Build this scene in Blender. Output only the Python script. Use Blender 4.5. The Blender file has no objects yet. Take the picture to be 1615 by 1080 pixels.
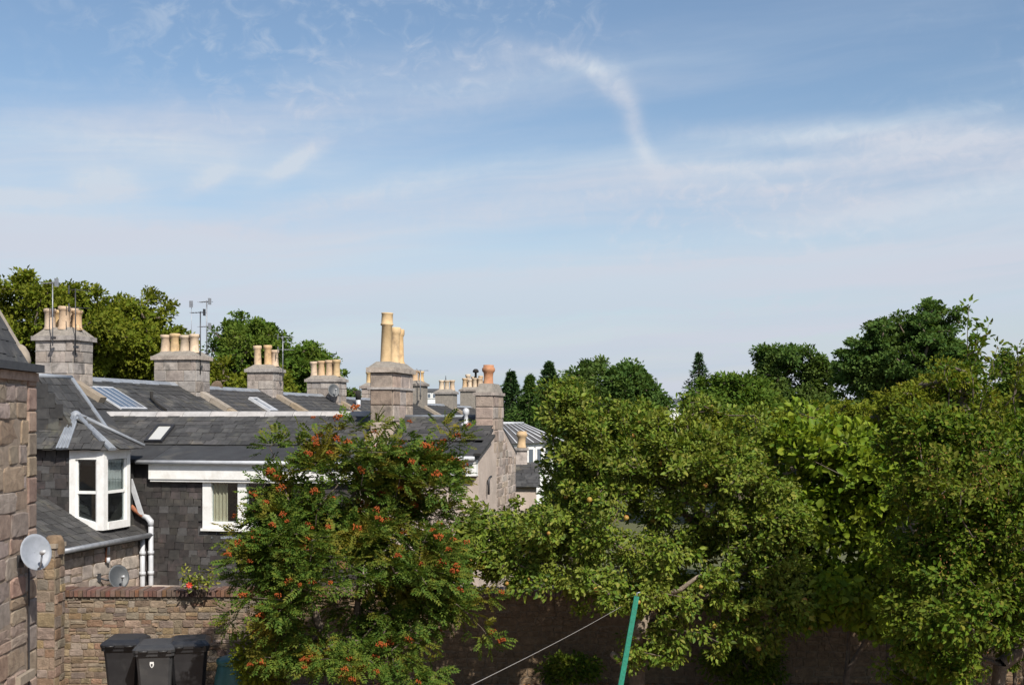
import bpy, math, random
import numpy as np
from mathutils import Vector, Matrix
R = math.radians
random.seed(7)
scene = bpy.context.scene
col = scene.collection

# ------------------------------------------------------------------ camera, sky, sun, exposure
F = 1900.0          # focal length in photo pixels (1615 wide)
CX, HY = 807.5, 660.0
CAMZ = 4.4
cam_data = bpy.data.cameras.new('camera')
cam = bpy.data.objects.new('camera', cam_data)
col.objects.link(cam)
cam.location = (0, 0, CAMZ)
cam.rotation_euler = (R(90), 0, 0)
cam_data.sensor_fit = 'HORIZONTAL'
cam_data.sensor_width = 36.0
cam_data.lens = 36.0 * F / 1615.0
cam_data.shift_y = (HY - 540.0) / 1615.0
cam_data.clip_start = 0.1
cam_data.clip_end = 4000
scene.camera = cam

SUN_AZ, SUN_EL = 28.0, 43.0      # degrees to the right of straight behind the camera, elevation
sdir = Vector((math.sin(R(SUN_AZ)) * math.cos(R(SUN_EL)), -math.cos(R(SUN_AZ)) * math.cos(R(SUN_EL)), math.sin(R(SUN_EL))))
sun_data = bpy.data.lights.new('sun', 'SUN')
sun_data.energy = 5.0
sun_data.angle = R(0.55)
sun_data.color = (1.0, 0.945, 0.86)
sun = bpy.data.objects.new('sun', sun_data)
col.objects.link(sun)
sun.location = (20, -30, 40)
sun.rotation_euler = sdir.to_track_quat('Z', 'Y').to_euler()

scene.view_settings.view_transform = 'Standard'
scene.view_settings.look = 'None'
scene.view_settings.exposure = 0.27
scene.view_settings.gamma = 1.0
scene.view_settings.use_curve_mapping = False

world = bpy.data.worlds.new('World')
scene.world = world
world.use_nodes = True
wt = world.node_tree
for n in list(wt.nodes):
    wt.nodes.remove(n)


class NG:
    """small helper to write shader maths"""
    def __init__(self, tree):
        self.t = tree
    def node(self, typ, **kw):
        n = self.t.nodes.new(typ)
        for k, v in kw.items():
            setattr(n, k, v)
        return n
    def put(self, sock, v):
        if isinstance(v, bpy.types.NodeSocket):
            self.t.links.new(v, sock)
        elif v is not None:
            sock.default_value = v
    def m(self, op, a, b=None, c=None, clamp=False):
        n = self.node('ShaderNodeMath', operation=op, use_clamp=clamp)
        self.put(n.inputs[0], a)
        if b is not None: self.put(n.inputs[1], b)
        if c is not None: self.put(n.inputs[2], c)
        return n.outputs[0]
    def mix(self, f, a, b, blend='MIX'):
        n = self.node('ShaderNodeMix', data_type='RGBA', blend_type=blend)
        self.put(n.inputs[0], f)
        self.put(n.inputs[6], a if not isinstance(a, tuple) else tuple(a) + (1.0,) * (4 - len(a)))
        self.put(n.inputs[7], b if not isinstance(b, tuple) else tuple(b) + (1.0,) * (4 - len(b)))
        return n.outputs[2]
    def ss(self, v, lo, hi):
        n = self.node('ShaderNodeMapRange', interpolation_type='SMOOTHSTEP')
        self.put(n.inputs[0], v); self.put(n.inputs[1], lo); self.put(n.inputs[2], hi)
        return n.outputs[0]
    def xyz(self, x, y, z):
        n = self.node('ShaderNodeCombineXYZ')
        self.put(n.inputs[0], x); self.put(n.inputs[1], y); self.put(n.inputs[2], z)
        return n.outputs[0]
    def noise(self, vec, scale, detail=3.0, rough=0.55, dist=0.0, dim='3D'):
        n = self.node('ShaderNodeTexNoise', noise_dimensions=dim)
        if vec is not None: self.put(n.inputs['Vector'], vec)
        n.inputs['Scale'].default_value = scale
        n.inputs['Detail'].default_value = detail
        n.inputs['Roughness'].default_value = rough
        n.inputs['Distortion'].default_value = dist
        return n.outputs[0]


def build_world():
    g = NG(wt)
    out = g.node('ShaderNodeOutputWorld')
    bg = g.node('ShaderNodeBackground')
    sky = g.node('ShaderNodeTexSky', sky_type='NISHITA')
    sky.sun_disc = False
    sky.sun_elevation = R(SUN_EL)
    sky.sun_rotation = R(180 - SUN_AZ)
    sky.altitude = 30
    sky.air_density = 1.0
    sky.dust_density = 1.2
    sky.ozone_density = 1.6
    tc = g.node('ShaderNodeTexCoord')
    sep = g.node('ShaderNodeSeparateXYZ')
    wt.links.new(tc.outputs['Generated'], sep.inputs[0])
    x, y, z = sep.outputs
    az = g.m('ARCTAN2', x, y)                # 0 towards +Y, positive to the right
    el = g.m('ARCSINE', z)
    # warped coordinates for streaky high cloud
    p = g.xyz(az, g.m('MULTIPLY', el, 1.0), 0.0)
    wv = g.noise(g.xyz(g.m('MULTIPLY', az, 3.0), g.m('MULTIPLY', el, 6.0), 3.1), 1.0, 3)
    elw = g.m('ADD', el, g.m('MULTIPLY', g.m('SUBTRACT', wv, 0.5), 0.05))
    elt = g.m('SUBTRACT', elw, g.m('MULTIPLY', az, 0.06))
    st1 = g.noise(g.xyz(g.m('MULTIPLY', az, 2.2), g.m('MULTIPLY', elt, 17.0), 0.7), 1.0, 6, 0.55, 0.2)
    st2 = g.noise(g.xyz(g.m('MULTIPLY', az, 9.0), g.m('MULTIPLY', elw, 40.0), 5.7), 1.0, 5, 0.6, 0.6)
    mot = g.noise(g.xyz(g.m('MULTIPLY', az, 40.0), g.m('MULTIPLY', el, 52.0), 9.2), 1.0, 4, 0.6, 0.8)
    big = g.noise(g.xyz(g.m('MULTIPLY', az, 3.0), g.m('MULTIPLY', el, 7.0), 12.2), 1.0, 2)
    # veil: milky towards the horizon
    veil = g.m('SUBTRACT', 1.0, g.ss(g.m('ADD', el, g.m('MULTIPLY', g.m('SUBTRACT', st1, 0.5), -0.26)), 0.115, 0.290))
    streak = g.m('MULTIPLY', g.ss(st1, 0.42, 0.72), g.m('ADD', 0.45, g.m('MULTIPLY', st2, 0.7)))
    mott = g.m('MULTIPLY', g.ss(mot, 0.45, 0.8), g.ss(big, 0.40, 0.66))
    fine = g.noise(g.xyz(g.m('MULTIPLY', az, 60.0), g.m('MULTIPLY', el, 70.0), 2.2), 1.0, 5, 0.62, 0.9)
    soft = g.noise(g.xyz(g.m('MULTIPLY', az, 22.0), g.m('MULTIPLY', el, 26.0), 6.2), 1.0, 3, 0.5, 0.3)
    tex = g.m('ADD', 0.12, g.m('MULTIPLY', fine, 1.45))

    def pz(px, py):
        a = math.atan((px - CX) / F)
        return a, math.atan((HY - py) / F * math.cos(a))
    azd = g.m('ADD', az, g.m('MULTIPLY', g.m('SUBTRACT', soft, 0.5), 0.011))
    eld = g.m('ADD', el, g.m('MULTIPLY', g.m('SUBTRACT', soft, 0.5), 0.010))

    def puff(px, py, rx, ry, ang, amp):
        a, e = pz(px, py)
        dx = g.m('SUBTRACT', azd, a); dy = g.m('SUBTRACT', eld, e)
        c, s = math.cos(R(ang)), math.sin(R(ang))
        u = g.m('DIVIDE', g.m('ADD', g.m('MULTIPLY', dx, c), g.m('MULTIPLY', dy, s)), rx / F)
        v = g.m('DIVIDE', g.m('SUBTRACT', g.m('MULTIPLY', dy, c), g.m('MULTIPLY', dx, s)), ry / F)
        q = g.m('ADD', g.m('MULTIPLY', u, u), g.m('MULTIPLY', v, v))
        return g.m('MULTIPLY', g.m('EXPONENT', g.m('MULTIPLY', q, -1.0)), amp)
    wisps = None
    for a in [(470, 252, 54, 13, 36, .80), (330, 282, 36, 13, 28, .72), (168, 290, 46, 20, -12, .80), (40, 313, 90, 11, 3, .70),
              (170, 215, 190, 42, -6, .30), (600, 300, 190, 22, 12, .22), (640, 160, 330, 48, 8, .16), (760, 130, 110, 60, 20, .10),
              (1290, 212, 210, 18, -3, .46), (1530, 236, 170, 28, -5, .50), (1190, 262, 230, 12, -1, .46),
              (900, 95, 75, 13, -14, .50), (962, 132, 48, 17, -50, .46), (1000, 190, 66, 14, -72, .44), (1018, 240, 40, 12, -50, .32),
              (800, 85, 20, 26, 60, .22), (1460, 320, 330, 24, 8, .40), (90, 365, 190, 36, 0, .40), (800, 330, 420, 26, 9, .32), (500, 330, 300, 22, 14, .26)]:
        w = puff(*a)
        wisps = w if wisps is None else g.m('ADD', wisps, w)
    wisps = g.m('MULTIPLY', wisps, tex)
    band0 = g.noise(g.xyz(g.m('MULTIPLY', az, 2.4), g.m('MULTIPLY', elt, 34.0), 33.0), 1.0, 4, 0.55, 0.4)
    high = g.m('MULTIPLY', g.m('ADD', g.m('MULTIPLY', streak, 0.15), g.m('MULTIPLY', mott, 0.42)), 1.0)
    cl = g.m('ADD', g.m('ADD', g.m('MULTIPLY', g.m('MULTIPLY', veil, g.m('ADD', 0.56, g.m('MULTIPLY', g.ss(band0, .32, .66), 0.42))), 1.0), high), wisps, clamp=True)
    cl = g.m('MINIMUM', cl, 0.96)
    # blue sky tint and cloud colour (clouds greyer right at the horizon)
    skyc = g.mix(1.0, sky.outputs[0], (1.06, 1.09, 1.09), 'MULTIPLY')
    hzn = g.ss(el, 0.0, 0.16)
    cloudc = g.mix(hzn, (4.40, 5.20, 6.0), (5.2, 5.85, 6.65))
    band = g.noise(g.xyz(g.m('MULTIPLY', az, 1.6), g.m('MULTIPLY', elt, 26.0), 21.0), 1.0, 4, 0.5, 0.3)
    cloudc = g.mix(g.m('MULTIPLY', g.ss(band, .35, .65), .8), cloudc, (5.35, 5.55, 6.3))
    colr = g.mix(cl, skyc, cloudc)
    wt.links.new(colr, bg.inputs[0])
    bg.inputs[1].default_value = 0.098
    wt.links.new(bg.outputs[0], out.inputs[0])
build_world()

# ------------------------------------------------------------------ materials
MATS = {}


def material(name, c1, c2=None, rough=0.8, scale=6.0, detail=5.0, bump=0.0, bscale=40.0, objvar=0.0, c3=None, c3amt=0.0,
             c3scale=1.5, metallic=0.0, spec=0.5, hue=0.0):
    m = bpy.data.materials.new(name); m.use_nodes = True
    t = m.node_tree; g = NG(t)
    b = t.nodes['Principled BSDF']
    geo = g.node('ShaderNodeNewGeometry')
    pos = geo.outputs['Position']
    c2 = c2 or tuple(x * 0.75 for x in c1)
    n1 = g.noise(pos, scale, detail, 0.6)
    colr = g.mix(g.ss(n1, 0.3, 0.7), c1, c2)
    if c3:
        n3 = g.noise(pos, c3scale, 5, 0.65, 0.3)
        colr = g.mix(g.m('MULTIPLY', g.ss(n3, 0.52, 0.72), c3amt), colr, c3)
    if objvar > 0:
        oi = g.node('ShaderNodeObjectInfo')
        hsv = g.node('ShaderNodeHueSaturation')
        g.put(hsv.inputs['Value'], g.m('ADD', 1.0 - objvar, g.m('MULTIPLY', oi.outputs['Random'], 2 * objvar)))
        r2 = g.m('FRACT', g.m('MULTIPLY', oi.outputs['Random'], 17.37))
        g.put(hsv.inputs['Hue'], g.m('ADD', 0.5 - hue, g.m('MULTIPLY', r2, 2 * hue)))
        r3 = g.m('FRACT', g.m('MULTIPLY', oi.outputs['Random'], 31.7))
        g.put(hsv.inputs['Saturation'], g.m('ADD', 0.7, g.m('MULTIPLY', r3, 0.6)))
        g.put(hsv.inputs['Color'], colr)
        colr = hsv.outputs[0]
    t.links.new(colr, b.inputs['Base Color'])
    b.inputs['Roughness'].default_value = rough
    b.inputs['Metallic'].default_value = metallic
    b.inputs['Specular IOR Level'].default_value = spec
    if bump > 0:
        bn = g.node('ShaderNodeBump')
        bn.inputs['Strength'].default_value = bump
        bn.inputs['Distance'].default_value = 0.02
        g.put(bn.inputs['Height'], g.noise(pos, bscale, 6, 0.65))
        t.links.new(bn.outputs[0], b.inputs['Normal'])
    MATS[name] = m
    return m


material('granite', (.38, .31, .26), (.24, .195, .165), .9, 7, 7, .8, 45, .26, (.13, .11, .095), .75, 3.0, hue=.012)
material('granite_tan', (.25, .185, .13), (.155, .115, .08), .95, 9, 7, 1.0, 45, .32, (.105, .085, .06), .75, 1.6, hue=.022)
material('granite_grey', (.36, .315, .28), (.23, .20, .18), .9, 7, 7, .8, 45, .24, (.10, .09, .08), .8, 3.0, hue=.008)
material('granite_near', (.32, .25, .20), (.21, .16, .127), .92, 8, 7, .8, 55, .20, (.15, .10, .08), .45, 4, hue=.02)
material('mortar', (.235, .182, .13), (.155, .12, .085), .95, 12, 6, .6, 80)
material('mortar_near', (.29, .23, .18), (.21, .165, .125), .95, 12, 6, .6, 80)
material('mortar_grey', (.27, .24, .205), (.19, .17, .145), .95, 12, 6, .6, 80)
material('harl', (.50, .415, .355), (.41, .335, .285), .95, 3, 7, .6, 90, 0, (.30, .25, .21), .5, 1.3)
material('sandstone', (.32, .265, .205), (.23, .19, .145), .9, 8, 5, .3, 60, .1)
material('slate', (.056, .054, .052), (.034, .033, .033), .72, 9, 5, .3, 70, .34, (.12, .11, .085), .75, 2.2, hue=.03)
material('slate_wall', (.044, .038, .035), (.025, .022, .021), .75, 9, 5, .35, 70, .40, (.085, .068, .058), .65, 2.6, hue=.05)
material('slate_rust', (.26, .11, .05), (.16, .08, .045), .8, 14, 5, .3, 70)
material('slate_pale', (.078, .074, .072), (.055, .052, .052), .7, 14, 5, .3, 70)
material('felt', (.036, .037, .039), (.026, .026, .028), .8, 3, 5, .2, 80, .15, (.075, .072, .066), .6, 2)
material('lead', (.24, .26, .29), (.18, .195, .22), .5, 5, 4, .15, 40, .08)
material('ridge_tile', (.42, .40, .385), (.31, .295, .285), .7, 6, 5, .15, 60, .08)
material('white_paint', (.78, .77, .75), (.70, .69, .66), .5, 6, 6, .12, 50, 0, (.50, .46, .40), .45, 3.5)
material('white_plastic', (.50, .51, .53), (.40, .41, .43), .4, 6, 4)
material('pot', (.55, .41, .27), (.44, .32, .205), .85, 10, 5, .2, 60, .14, (.24, .18, .13), .7, 4, hue=.006)
material('pot_tall', (.57, .41, .225), (.47, .33, .175), .8, 8, 5, .15, 60, 0, (.33, .22, .12), .4, 4)
material('pot_orange', (.43, .20, .10), (.33, .15, .075), .8, 10, 5, .2, 60, 0, (.58, .36, .2), .4, 4)
material('black_plastic', (.022, .022, .024), (.016, .016, .018), .42, 6, 4, .08, 120, 0, (.05, .05, .05), .4, 5)
material('dark_grey_plastic', (.045, .045, .046), (.035, .035, .037), .45, 6, 4, .08, 120, 0, (.075, .072, .07), .4, 5)
material('soot', (.012, .011, .010), (.02, .018, .016), .95)
material('teal_plastic', (.035, .13, .12), (.03, .105, .10), .45, 3, 4, .05, 60, 0, (.07, .16, .15), .4, 4)
material('green_paint', (.014, .21, .135), (.012, .15, .095), .55, 30, 6, .25, 60, 0, (.03, .11, .075), .9, 14)
material('metal_dark', (.07, .07, .075), (.05, .05, .055), .5, 10, 3, metallic=.6)
material('metal_grey', (.30, .31, .33), (.22, .23, .25), .45, 10, 3, metallic=.5)
material('dish_grey', (.23, .25, .29), (.18, .20, .23), .5, 8, 4)
material('dish_dark', (.05, .055, .06), (.04, .045, .05), .5, 8, 4)
material('rust_pipe', (.36, .13, .06), (.22, .08, .04), .8, 14, 5, .2, 60)
material('wire', (.34, .32, .30), (.26, .24, .22), .5, 20, 3)
material('curtain', (.66, .57, .42), (.60, .50, .36), .9, 4, 4)
material('net_curtain', (.42, .42, .40), (.30, .30, .29), .9, 4, 4)
material('interior', (.030, .026, .022), (.02, .018, .016), .9)
material('wood_in', (.30, .16, .06), (.2, .1, .04), .6)
material('bark', (.15, .115, .085), (.085, .065, .05), .95, 14, 6, .9, 35, 0, (.2, .19, .15), .35, 4)
material('bark_pale', (.30, .24, .18), (.2, .155, .115), .95, 14, 6, .8, 35)
material('brick', (.16, .082, .056), (.095, .055, .042), .92, 14, 5, .4, 60, .30, (.10, .08, .065), .6, 4, hue=.02)
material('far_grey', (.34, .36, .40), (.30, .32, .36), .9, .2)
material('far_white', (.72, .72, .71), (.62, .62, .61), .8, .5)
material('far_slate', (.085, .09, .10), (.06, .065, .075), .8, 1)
material('berry', (.30, .078, .015), (.20, .042, .010), .6, 9, 3, spec=.2)
material('apple', (.30, .25, .05), (.32, .13, .04), .5, 14, 2, spec=.25)
material('petal', (.60, .05, .02), (.45, .03, .015), .5, 20, 3)
material('dead_leaf', (.32, .14, .045), (.20, .09, .035), .9, 12, 4)
material('crest', (.75, .75, .74), (.70, .70, .69), .5)


def ground_material():
    m = bpy.data.materials.new('ground_soil'); m.use_nodes = True
    t = m.node_tree; g = NG(t); b = t.nodes['Principled BSDF']
    pos = g.node('ShaderNodeNewGeometry').outputs['Position']
    n1 = g.noise(pos, 0.7, 6, .6); n2 = g.noise(pos, 7.0, 6, .7); n3 = g.noise(pos, 40.0, 4, .7)
    soil = g.mix(g.ss(n2, .3, .7), (.25, .165, .105), (.15, .10, .068))
    grass = g.mix(g.ss(n3, .3, .7), (.065, .085, .028), (.11, .10, .045))
    sep = g.node('ShaderNodeSeparateXYZ'); t.links.new(pos, sep.inputs[0])
    far = g.ss(sep.outputs[1], 20.2, 20.6)
    c = g.mix(g.m('MAXIMUM', far, g.ss(n1, .62, .75)), soil, grass)
    t.links.new(c, b.inputs['Base Color']); b.inputs['Roughness'].default_value = .95
    bn = g.node('ShaderNodeBump'); bn.inputs['Strength'].default_value = .8; bn.inputs['Distance'].default_value = .04
    g.put(bn.inputs['Height'], n2); t.links.new(bn.outputs[0], b.inputs['Normal'])
    MATS['ground'] = m
ground_material()


def glass_material():
    m = bpy.data.materials.new('window_glass'); m.use_nodes = True
    t = m.node_tree; g = NG(t)
    for n in list(t.nodes): t.nodes.remove(n)
    out = g.node('ShaderNodeOutputMaterial')
    gl = g.node('ShaderNodeBsdfGlossy'); gl.inputs['Roughness'].default_value = 0.03; gl.inputs[0].default_value = (.9, .95, 1, 1)
    tr = g.node('ShaderNodeBsdfTransparent'); tr.inputs[0].default_value = (.80, .84, .84, 1)
    fr = g.node('ShaderNodeLayerWeight'); fr.inputs[0].default_value = .5
    mx = g.node('ShaderNodeMixShader')
    g.put(mx.inputs[0], g.m('ADD', g.m('MULTIPLY', g.m('POWER', fr.outputs['Facing'], 4.0), .7), .05)); t.links.new(tr.outputs[0], mx.inputs[1]); t.links.new(gl.outputs[0], mx.inputs[2])
    t.links.new(mx.outputs[0], out.inputs[0])
    MATS['glass'] = m
    m2 = bpy.data.materials.new('roof_glass'); m2.use_nodes = True
    b = m2.node_tree.nodes['Principled BSDF']
    b.inputs['Base Color'].default_value = (.10, .12, .15, 1); b.inputs['Roughness'].default_value = .12
    b.inputs['Specular IOR Level'].default_value = 0.9
    MATS['roof_glass'] = m2
    m3 = bpy.data.materials.new('skylight_blind'); m3.use_nodes = True
    b = m3.node_tree.nodes['Principled BSDF']
    b.inputs['Base Color'].default_value = (.46, .46, .44, 1); b.inputs['Roughness'].default_value = .15
    MATS['blind_glass'] = m3
glass_material()


def leaf_material(name, cols, trans=0.35, rough=0.5, patch=None, patch_amt=0.0, spec=0.4, pscale=1.2):
    """cols: list of colours; each leaf picks one, with patches of another colour through the crown"""
    m = bpy.data.materials.new(name); m.use_nodes = True
    t = m.node_tree; g = NG(t)
    b = t.nodes['Principled BSDF']; out = t.nodes['Material Output']
    geo = g.node('ShaderNodeNewGeometry')
    ramp = g.node('ShaderNodeValToRGB')
    ramp.color_ramp.interpolation = 'LINEAR'
    while len(ramp.color_ramp.elements) < len(cols): ramp.color_ramp.elements.new(.5)
    for i, c in enumerate(cols):
        ramp.color_ramp.elements[i].position = i / (len(cols) - 1)
        ramp.color_ramp.elements[i].color = tuple(c) + (1,)
    t.links.new(geo.outputs['Random Per Island'], ramp.inputs[0])
    c = ramp.outputs[0]
    if patch:
        n = g.noise(geo.outputs['Position'], pscale, 3, .6)
        c = g.mix(g.m('MULTIPLY', g.ss(n, .48, .68), patch_amt), c, patch)
    t.links.new(c, b.inputs['Base Color'])
    b.inputs['Roughness'].default_value = rough
    b.inputs['Specular IOR Level'].default_value = spec
    tl = g.node('ShaderNodeBsdfTranslucent')
    g.put(tl.inputs[0], g.mix(1.0, c, (1.25, 1.2, .6), 'MULTIPLY'))
    mx = g.node('ShaderNodeMixShader'); mx.inputs[0].default_value = trans
    t.links.new(b.outputs[0], mx.inputs[1]); t.links.new(tl.outputs[0], mx.inputs[2])
    t.links.new(mx.outputs[0], out.inputs[0])
    MATS[name] = m


leaf_material('leaf_rowan', [(.042, .085, .014), (.072, .13, .020), (.13, .17, .026), (.048, .095, .016)], .30, .6, (.21, .15, .020), .75, .10, 1.6)
leaf_material('leaf_apple', [(.066, .120, .013), (.115, .182, .02), (.205, .255, .034), (.036, .068, .009), (.27, .265, .05)], .30, .5, (.22, .24, .04), .55, .16, 2.2)
leaf_material('leaf_lilac', [(.078, .145, .012), (.14, .215, .017), (.23, .285, .026), (.055, .10, .010)], .32, .5, (.25, .26, .03), .45, .14, 2.0)
leaf_material('leaf_privet', [(.048, .098, .010), (.078, .14, .013), (.14, .19, .018), (.030, .062, .007), (.19, .19, .028)], .30, .55, (.15, .14, .022), .4, .09)
leaf_material('leaf_olive', [(.095, .135, .012), (.14, .17, .015), (.185, .195, .02)], .33, .6, (.21, .15, .026), .45, .1)
leaf_material('leaf_far_olive', [(.09, .13, .013), (.13, .165, .016), (.18, .19, .02), (.085, .11, .013)], .32, .65, (.155, .15, .022), .4, .08, .35)
leaf_material('leaf_far_green', [(.056, .112, .017), (.086, .146, .021), (.12, .17, .025)], .32, .65, (.14, .15, .026), .45, .08, .4)
leaf_material('leaf_far_dark', [(.044, .092, .022), (.066, .122, .027), (.094, .146, .032)], .30, .65, (.115, .14, .032), .45, .08, .4)
leaf_material('leaf_conifer', [(.022, .052, .018), (.036, .072, .022), (.052, .092, .026)], .15, .7, None, 0, .12)
leaf_material('leaf_bright', [(.10, .17, .02), (.20, .22, .03), (.28, .25, .04)], .35, .5)

# ------------------------------------------------------------------ mesh helpers
UP = Vector((0, 0, 1))


def P(px, py, D):
    """point that lies D metres in front of the camera on the sight line through a photo pixel"""
    return Vector(((px - CX) / F * D, D, CAMZ + (HY - py) / F * D))


def on_plane(px, py, P0, N):
    r = Vector(((px - CX) / F, 1.0, (HY - py) / F))
    o = Vector((0, 0, CAMZ))
    return o + r * ((P0 - o).dot(N) / r.dot(N))


def link(o, parent=None):
    col.objects.link(o)
    if parent is not None:
        o.parent = parent
        o.matrix_parent_inverse = Matrix.Translation(-Vector(parent.location)) if parent.type == 'EMPTY' else Matrix.Identity(4)
    return o


def tag(o, label=None, cat=None, group=None, kind=None):
    if label: o['label'] = label
    if cat: o['category'] = cat
    if group: o['group'] = group
    if kind: o['kind'] = kind
    return o


def thing(name, label, cat, loc=(0, 0, 0), group=None):
    o = bpy.data.objects.new(name, None)
    o.location = loc
    o.empty_display_size = .3
    col.objects.link(o)
    return tag(o, label, cat, group)


class MB:
    def __init__(self):
        self.v = []; self.f = []; self.sm = []
    def add(self, vs, fs, smooth=False):
        b = len(self.v)
        self.v += [tuple(q) for q in vs]
        self.f += [tuple(b + i for i in q) for q in fs]
        self.sm += [smooth] * len(fs)
        return self
    def hexa(self, a):
        """8 corners: bottom ring 0-3, top ring 4-7"""
        return self.add(a, [(3, 2, 1, 0), (4, 5, 6, 7), (0, 1, 5, 4), (1, 2, 6, 5), (2, 3, 7, 6), (3, 0, 4, 7)])
    def box(self, O, A, B, C):
        O = Vector(O)
        return self.hexa([O, O + A, O + A + B, O + B, O + C, O + A + C, O + A + B + C, O + B + C])
    def prism(self, poly, vec):
        n = len(poly); poly = [Vector(q) for q in poly]
        vs = poly + [q + vec for q in poly]
        fs = [tuple(range(n - 1, -1, -1)), tuple(range(n, 2 * n))] + [(i, (i + 1) % n, n + (i + 1) % n, n + i) for i in range(n)]
        return self.add(vs, fs)
    def tube(self, pts, r, n=6, cap=True):
        pts = [Vector(q) for q in pts]
        if not isinstance(r, (list, tuple)): r = [r] * len(pts)
        vs = []; fs = []
        ref = None
        for i, q in enumerate(pts):
            dr = (pts[min(i + 1, len(pts) - 1)] - pts[max(i - 1, 0)]).normalized()
            if ref is None:
                ref = Vector((1, 0, 0)) if abs(dr.x) < .8 else Vector((0, 1, 0))
            a = (ref - dr * ref.dot(dr)).normalized(); ref = a
            b = dr.cross(a)
            for k in range(n):
                t = 2 * math.pi * k / n
                vs.append(q + (a * math.cos(t) + b * math.sin(t)) * r[i])
        for i in range(len(pts) - 1):
            for k in range(n):
                fs.append((i * n + k, i * n + (k + 1) % n, (i + 1) * n + (k + 1) % n, (i + 1) * n + k))
        if cap:
            fs.append(tuple(range(n - 1, -1, -1))); fs.append(tuple(range((len(pts) - 1) * n, len(pts) * n)))
        return self.add(vs, fs, True)
    def lathe(self, prof, c, n=14, ax=None):
        """profile of (radius, height) about the vertical through c, or in a frame ax=(X,Y,Z)"""
        c = Vector(c)
        X, Y, Z = ax or (Vector((1, 0, 0)), Vector((0, 1, 0)), UP)
        vs = []; fs = []
        for (r, h) in prof:
            for k in range(n):
                t = 2 * math.pi * k / n
                vs.append(c + X * (r * math.cos(t)) + Y * (r * math.sin(t)) + Z * h)
        for i in range(len(prof) - 1):
            for k in range(n):
                fs.append((i * n + k, i * n + (k + 1) % n, (i + 1) * n + (k + 1) % n, (i + 1) * n + k))
        return self.add(vs, fs, True)
    def mesh(self, name, mat):
        me = bpy.data.meshes.new(name)
        me.from_pydata(self.v, [], self.f)
        me.materials.append(MATS[mat] if isinstance(mat, str) else mat)
        if any(self.sm):
            me.polygons.foreach_set('use_smooth', self.sm)
        me.update()
        return me
    def build(self, name, mat, parent=None, label=None, cat=None, group=None, kind=None):
        o = bpy.data.objects.new(name, self.mesh(name, mat))
        link(o, parent)
        return tag(o, label, cat, group, kind)


UNIT = {}


def unit_mesh(kind, mat, variant=0):
    key = (kind, mat, variant)
    if key in UNIT: return UNIT[key]
    mb = MB()
    if kind == 'slate':
        mb.hexa([(0, 0, 0), (1, 0, 0), (1, 1, 0), (0, 1, 0), (0, 0, 1), (1, 0, 1), (1, 1, 1), (0, 1, 1)])
    elif kind == 'block':
        c = .035
        rr = random.Random(variant)
        j = lambda: rr.uniform(-.012, .012)
        back = [(0, 0, -1), (1, 0, -1), (1, 1, -1), (0, 1, -1)]
        mid = [(0, 0, .45), (1, 0, .45), (1, 1, .45), (0, 1, .45)]
        top = [(c + j(), 2 * c + j(), 1 + j() * 8), (1 - c + j(), 2 * c + j(), 1 + j() * 8), (1 - c + j(), 1 - 2 * c + j(), 1 + j() * 8), (c + j(), 1 - 2 * c + j(), 1 + j() * 8)]
        f = []
        for a in (0, 4):
            f += [(a + i, a + (i + 1) % 4, a + 4 + (i + 1) % 4, a + 4 + i) for i in range(4)]
        f += [(8, 9, 10, 11)]
        mb.add(back + mid + top, f)
    elif kind == 'stone':
        rr = random.Random(100 + variant)
        n = 12
        ring = []
        for k in range(n):
            t = math.pi / 2 * (k // 3) + (math.pi / 4 - .28, math.pi / 4 + .02, math.pi / 4 + .30)[k % 3] + rr.uniform(-.08, .08)
            q = 9 + rr.uniform(-3, 6)
            c, s = math.cos(t), math.sin(t)
            r = (abs(c) ** q + abs(s) ** q) ** (-1 / q) * rr.uniform(.94, 1.03)
            ring.append((.5 + .5 * r * c, .5 + .5 * r * s))
        vs = [(x, y, -.6) for x, y in ring] + [(x, y, .35 + rr.uniform(-.15, .15)) for x, y in ring]
        vs += [(.5 + (x - .5) * .91 + rr.uniform(-.03, .03), .5 + (y - .5) * .88 + rr.uniform(-.03, .03), .85 + rr.uniform(-.35, .35)) for x, y in ring]
        vs.append((.5 + rr.uniform(-.1, .1), .5 + rr.uniform(-.1, .1), 1.0 + rr.uniform(-.15, .15)))
        f = []
        for a in (0, n):
            f += [(a + i, a + (i + 1) % n, a + n + (i + 1) % n, a + n + i) for i in range(n)]
        f += [(2 * n + i, 2 * n + (i + 1) % n, 3 * n) for i in range(n)]
        mb.add(vs, f)
    UNIT[key] = mb.mesh(kind, mat)
    return UNIT[key]


def place(kind, name, mat, parent, O, A, B, C, variant=0):
    o = bpy.data.objects.new(name, unit_mesh(kind, mat, variant))
    link(o, parent)
    o.matrix_basis = Matrix(((A[0], B[0], C[0], O[0]), (A[1], B[1], C[1], O[1]), (A[2], B[2], C[2], O[2]), (0, 0, 0, 1)))
    return o


def ashlar(parent, O, U, V, N, w, h, course=.22, lmin=.35, lmax=.6, depth=.02, mat='granite', keep=None, seed=1, gap=.012):
    rr = random.Random(seed)
    nrow = max(1, round(h / course)); ch = h / nrow
    for r in range(nrow):
        x = -rr.uniform(0, lmin * .6) if w > lmax else 0
        while x < w - .02:
            L = rr.uniform(lmin, lmax)
            x0 = max(0, x); x1 = min(w, x + L)
            if w - x1 < lmin * .4: x1 = w
            x = x1 if x1 == w else x + L
            if x1 - x0 < .05: continue
            if keep and not keep((x0 + x1) / 2, (r + .5) * ch): continue
            place('block', 'stone', mat, parent, O + U * (x0 + gap / 2) + V * (r * ch + gap / 2), U * (x1 - x0 - gap), V * (ch - gap), N * depth * rr.uniform(.6, 1.2), rr.randrange(6))


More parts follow.
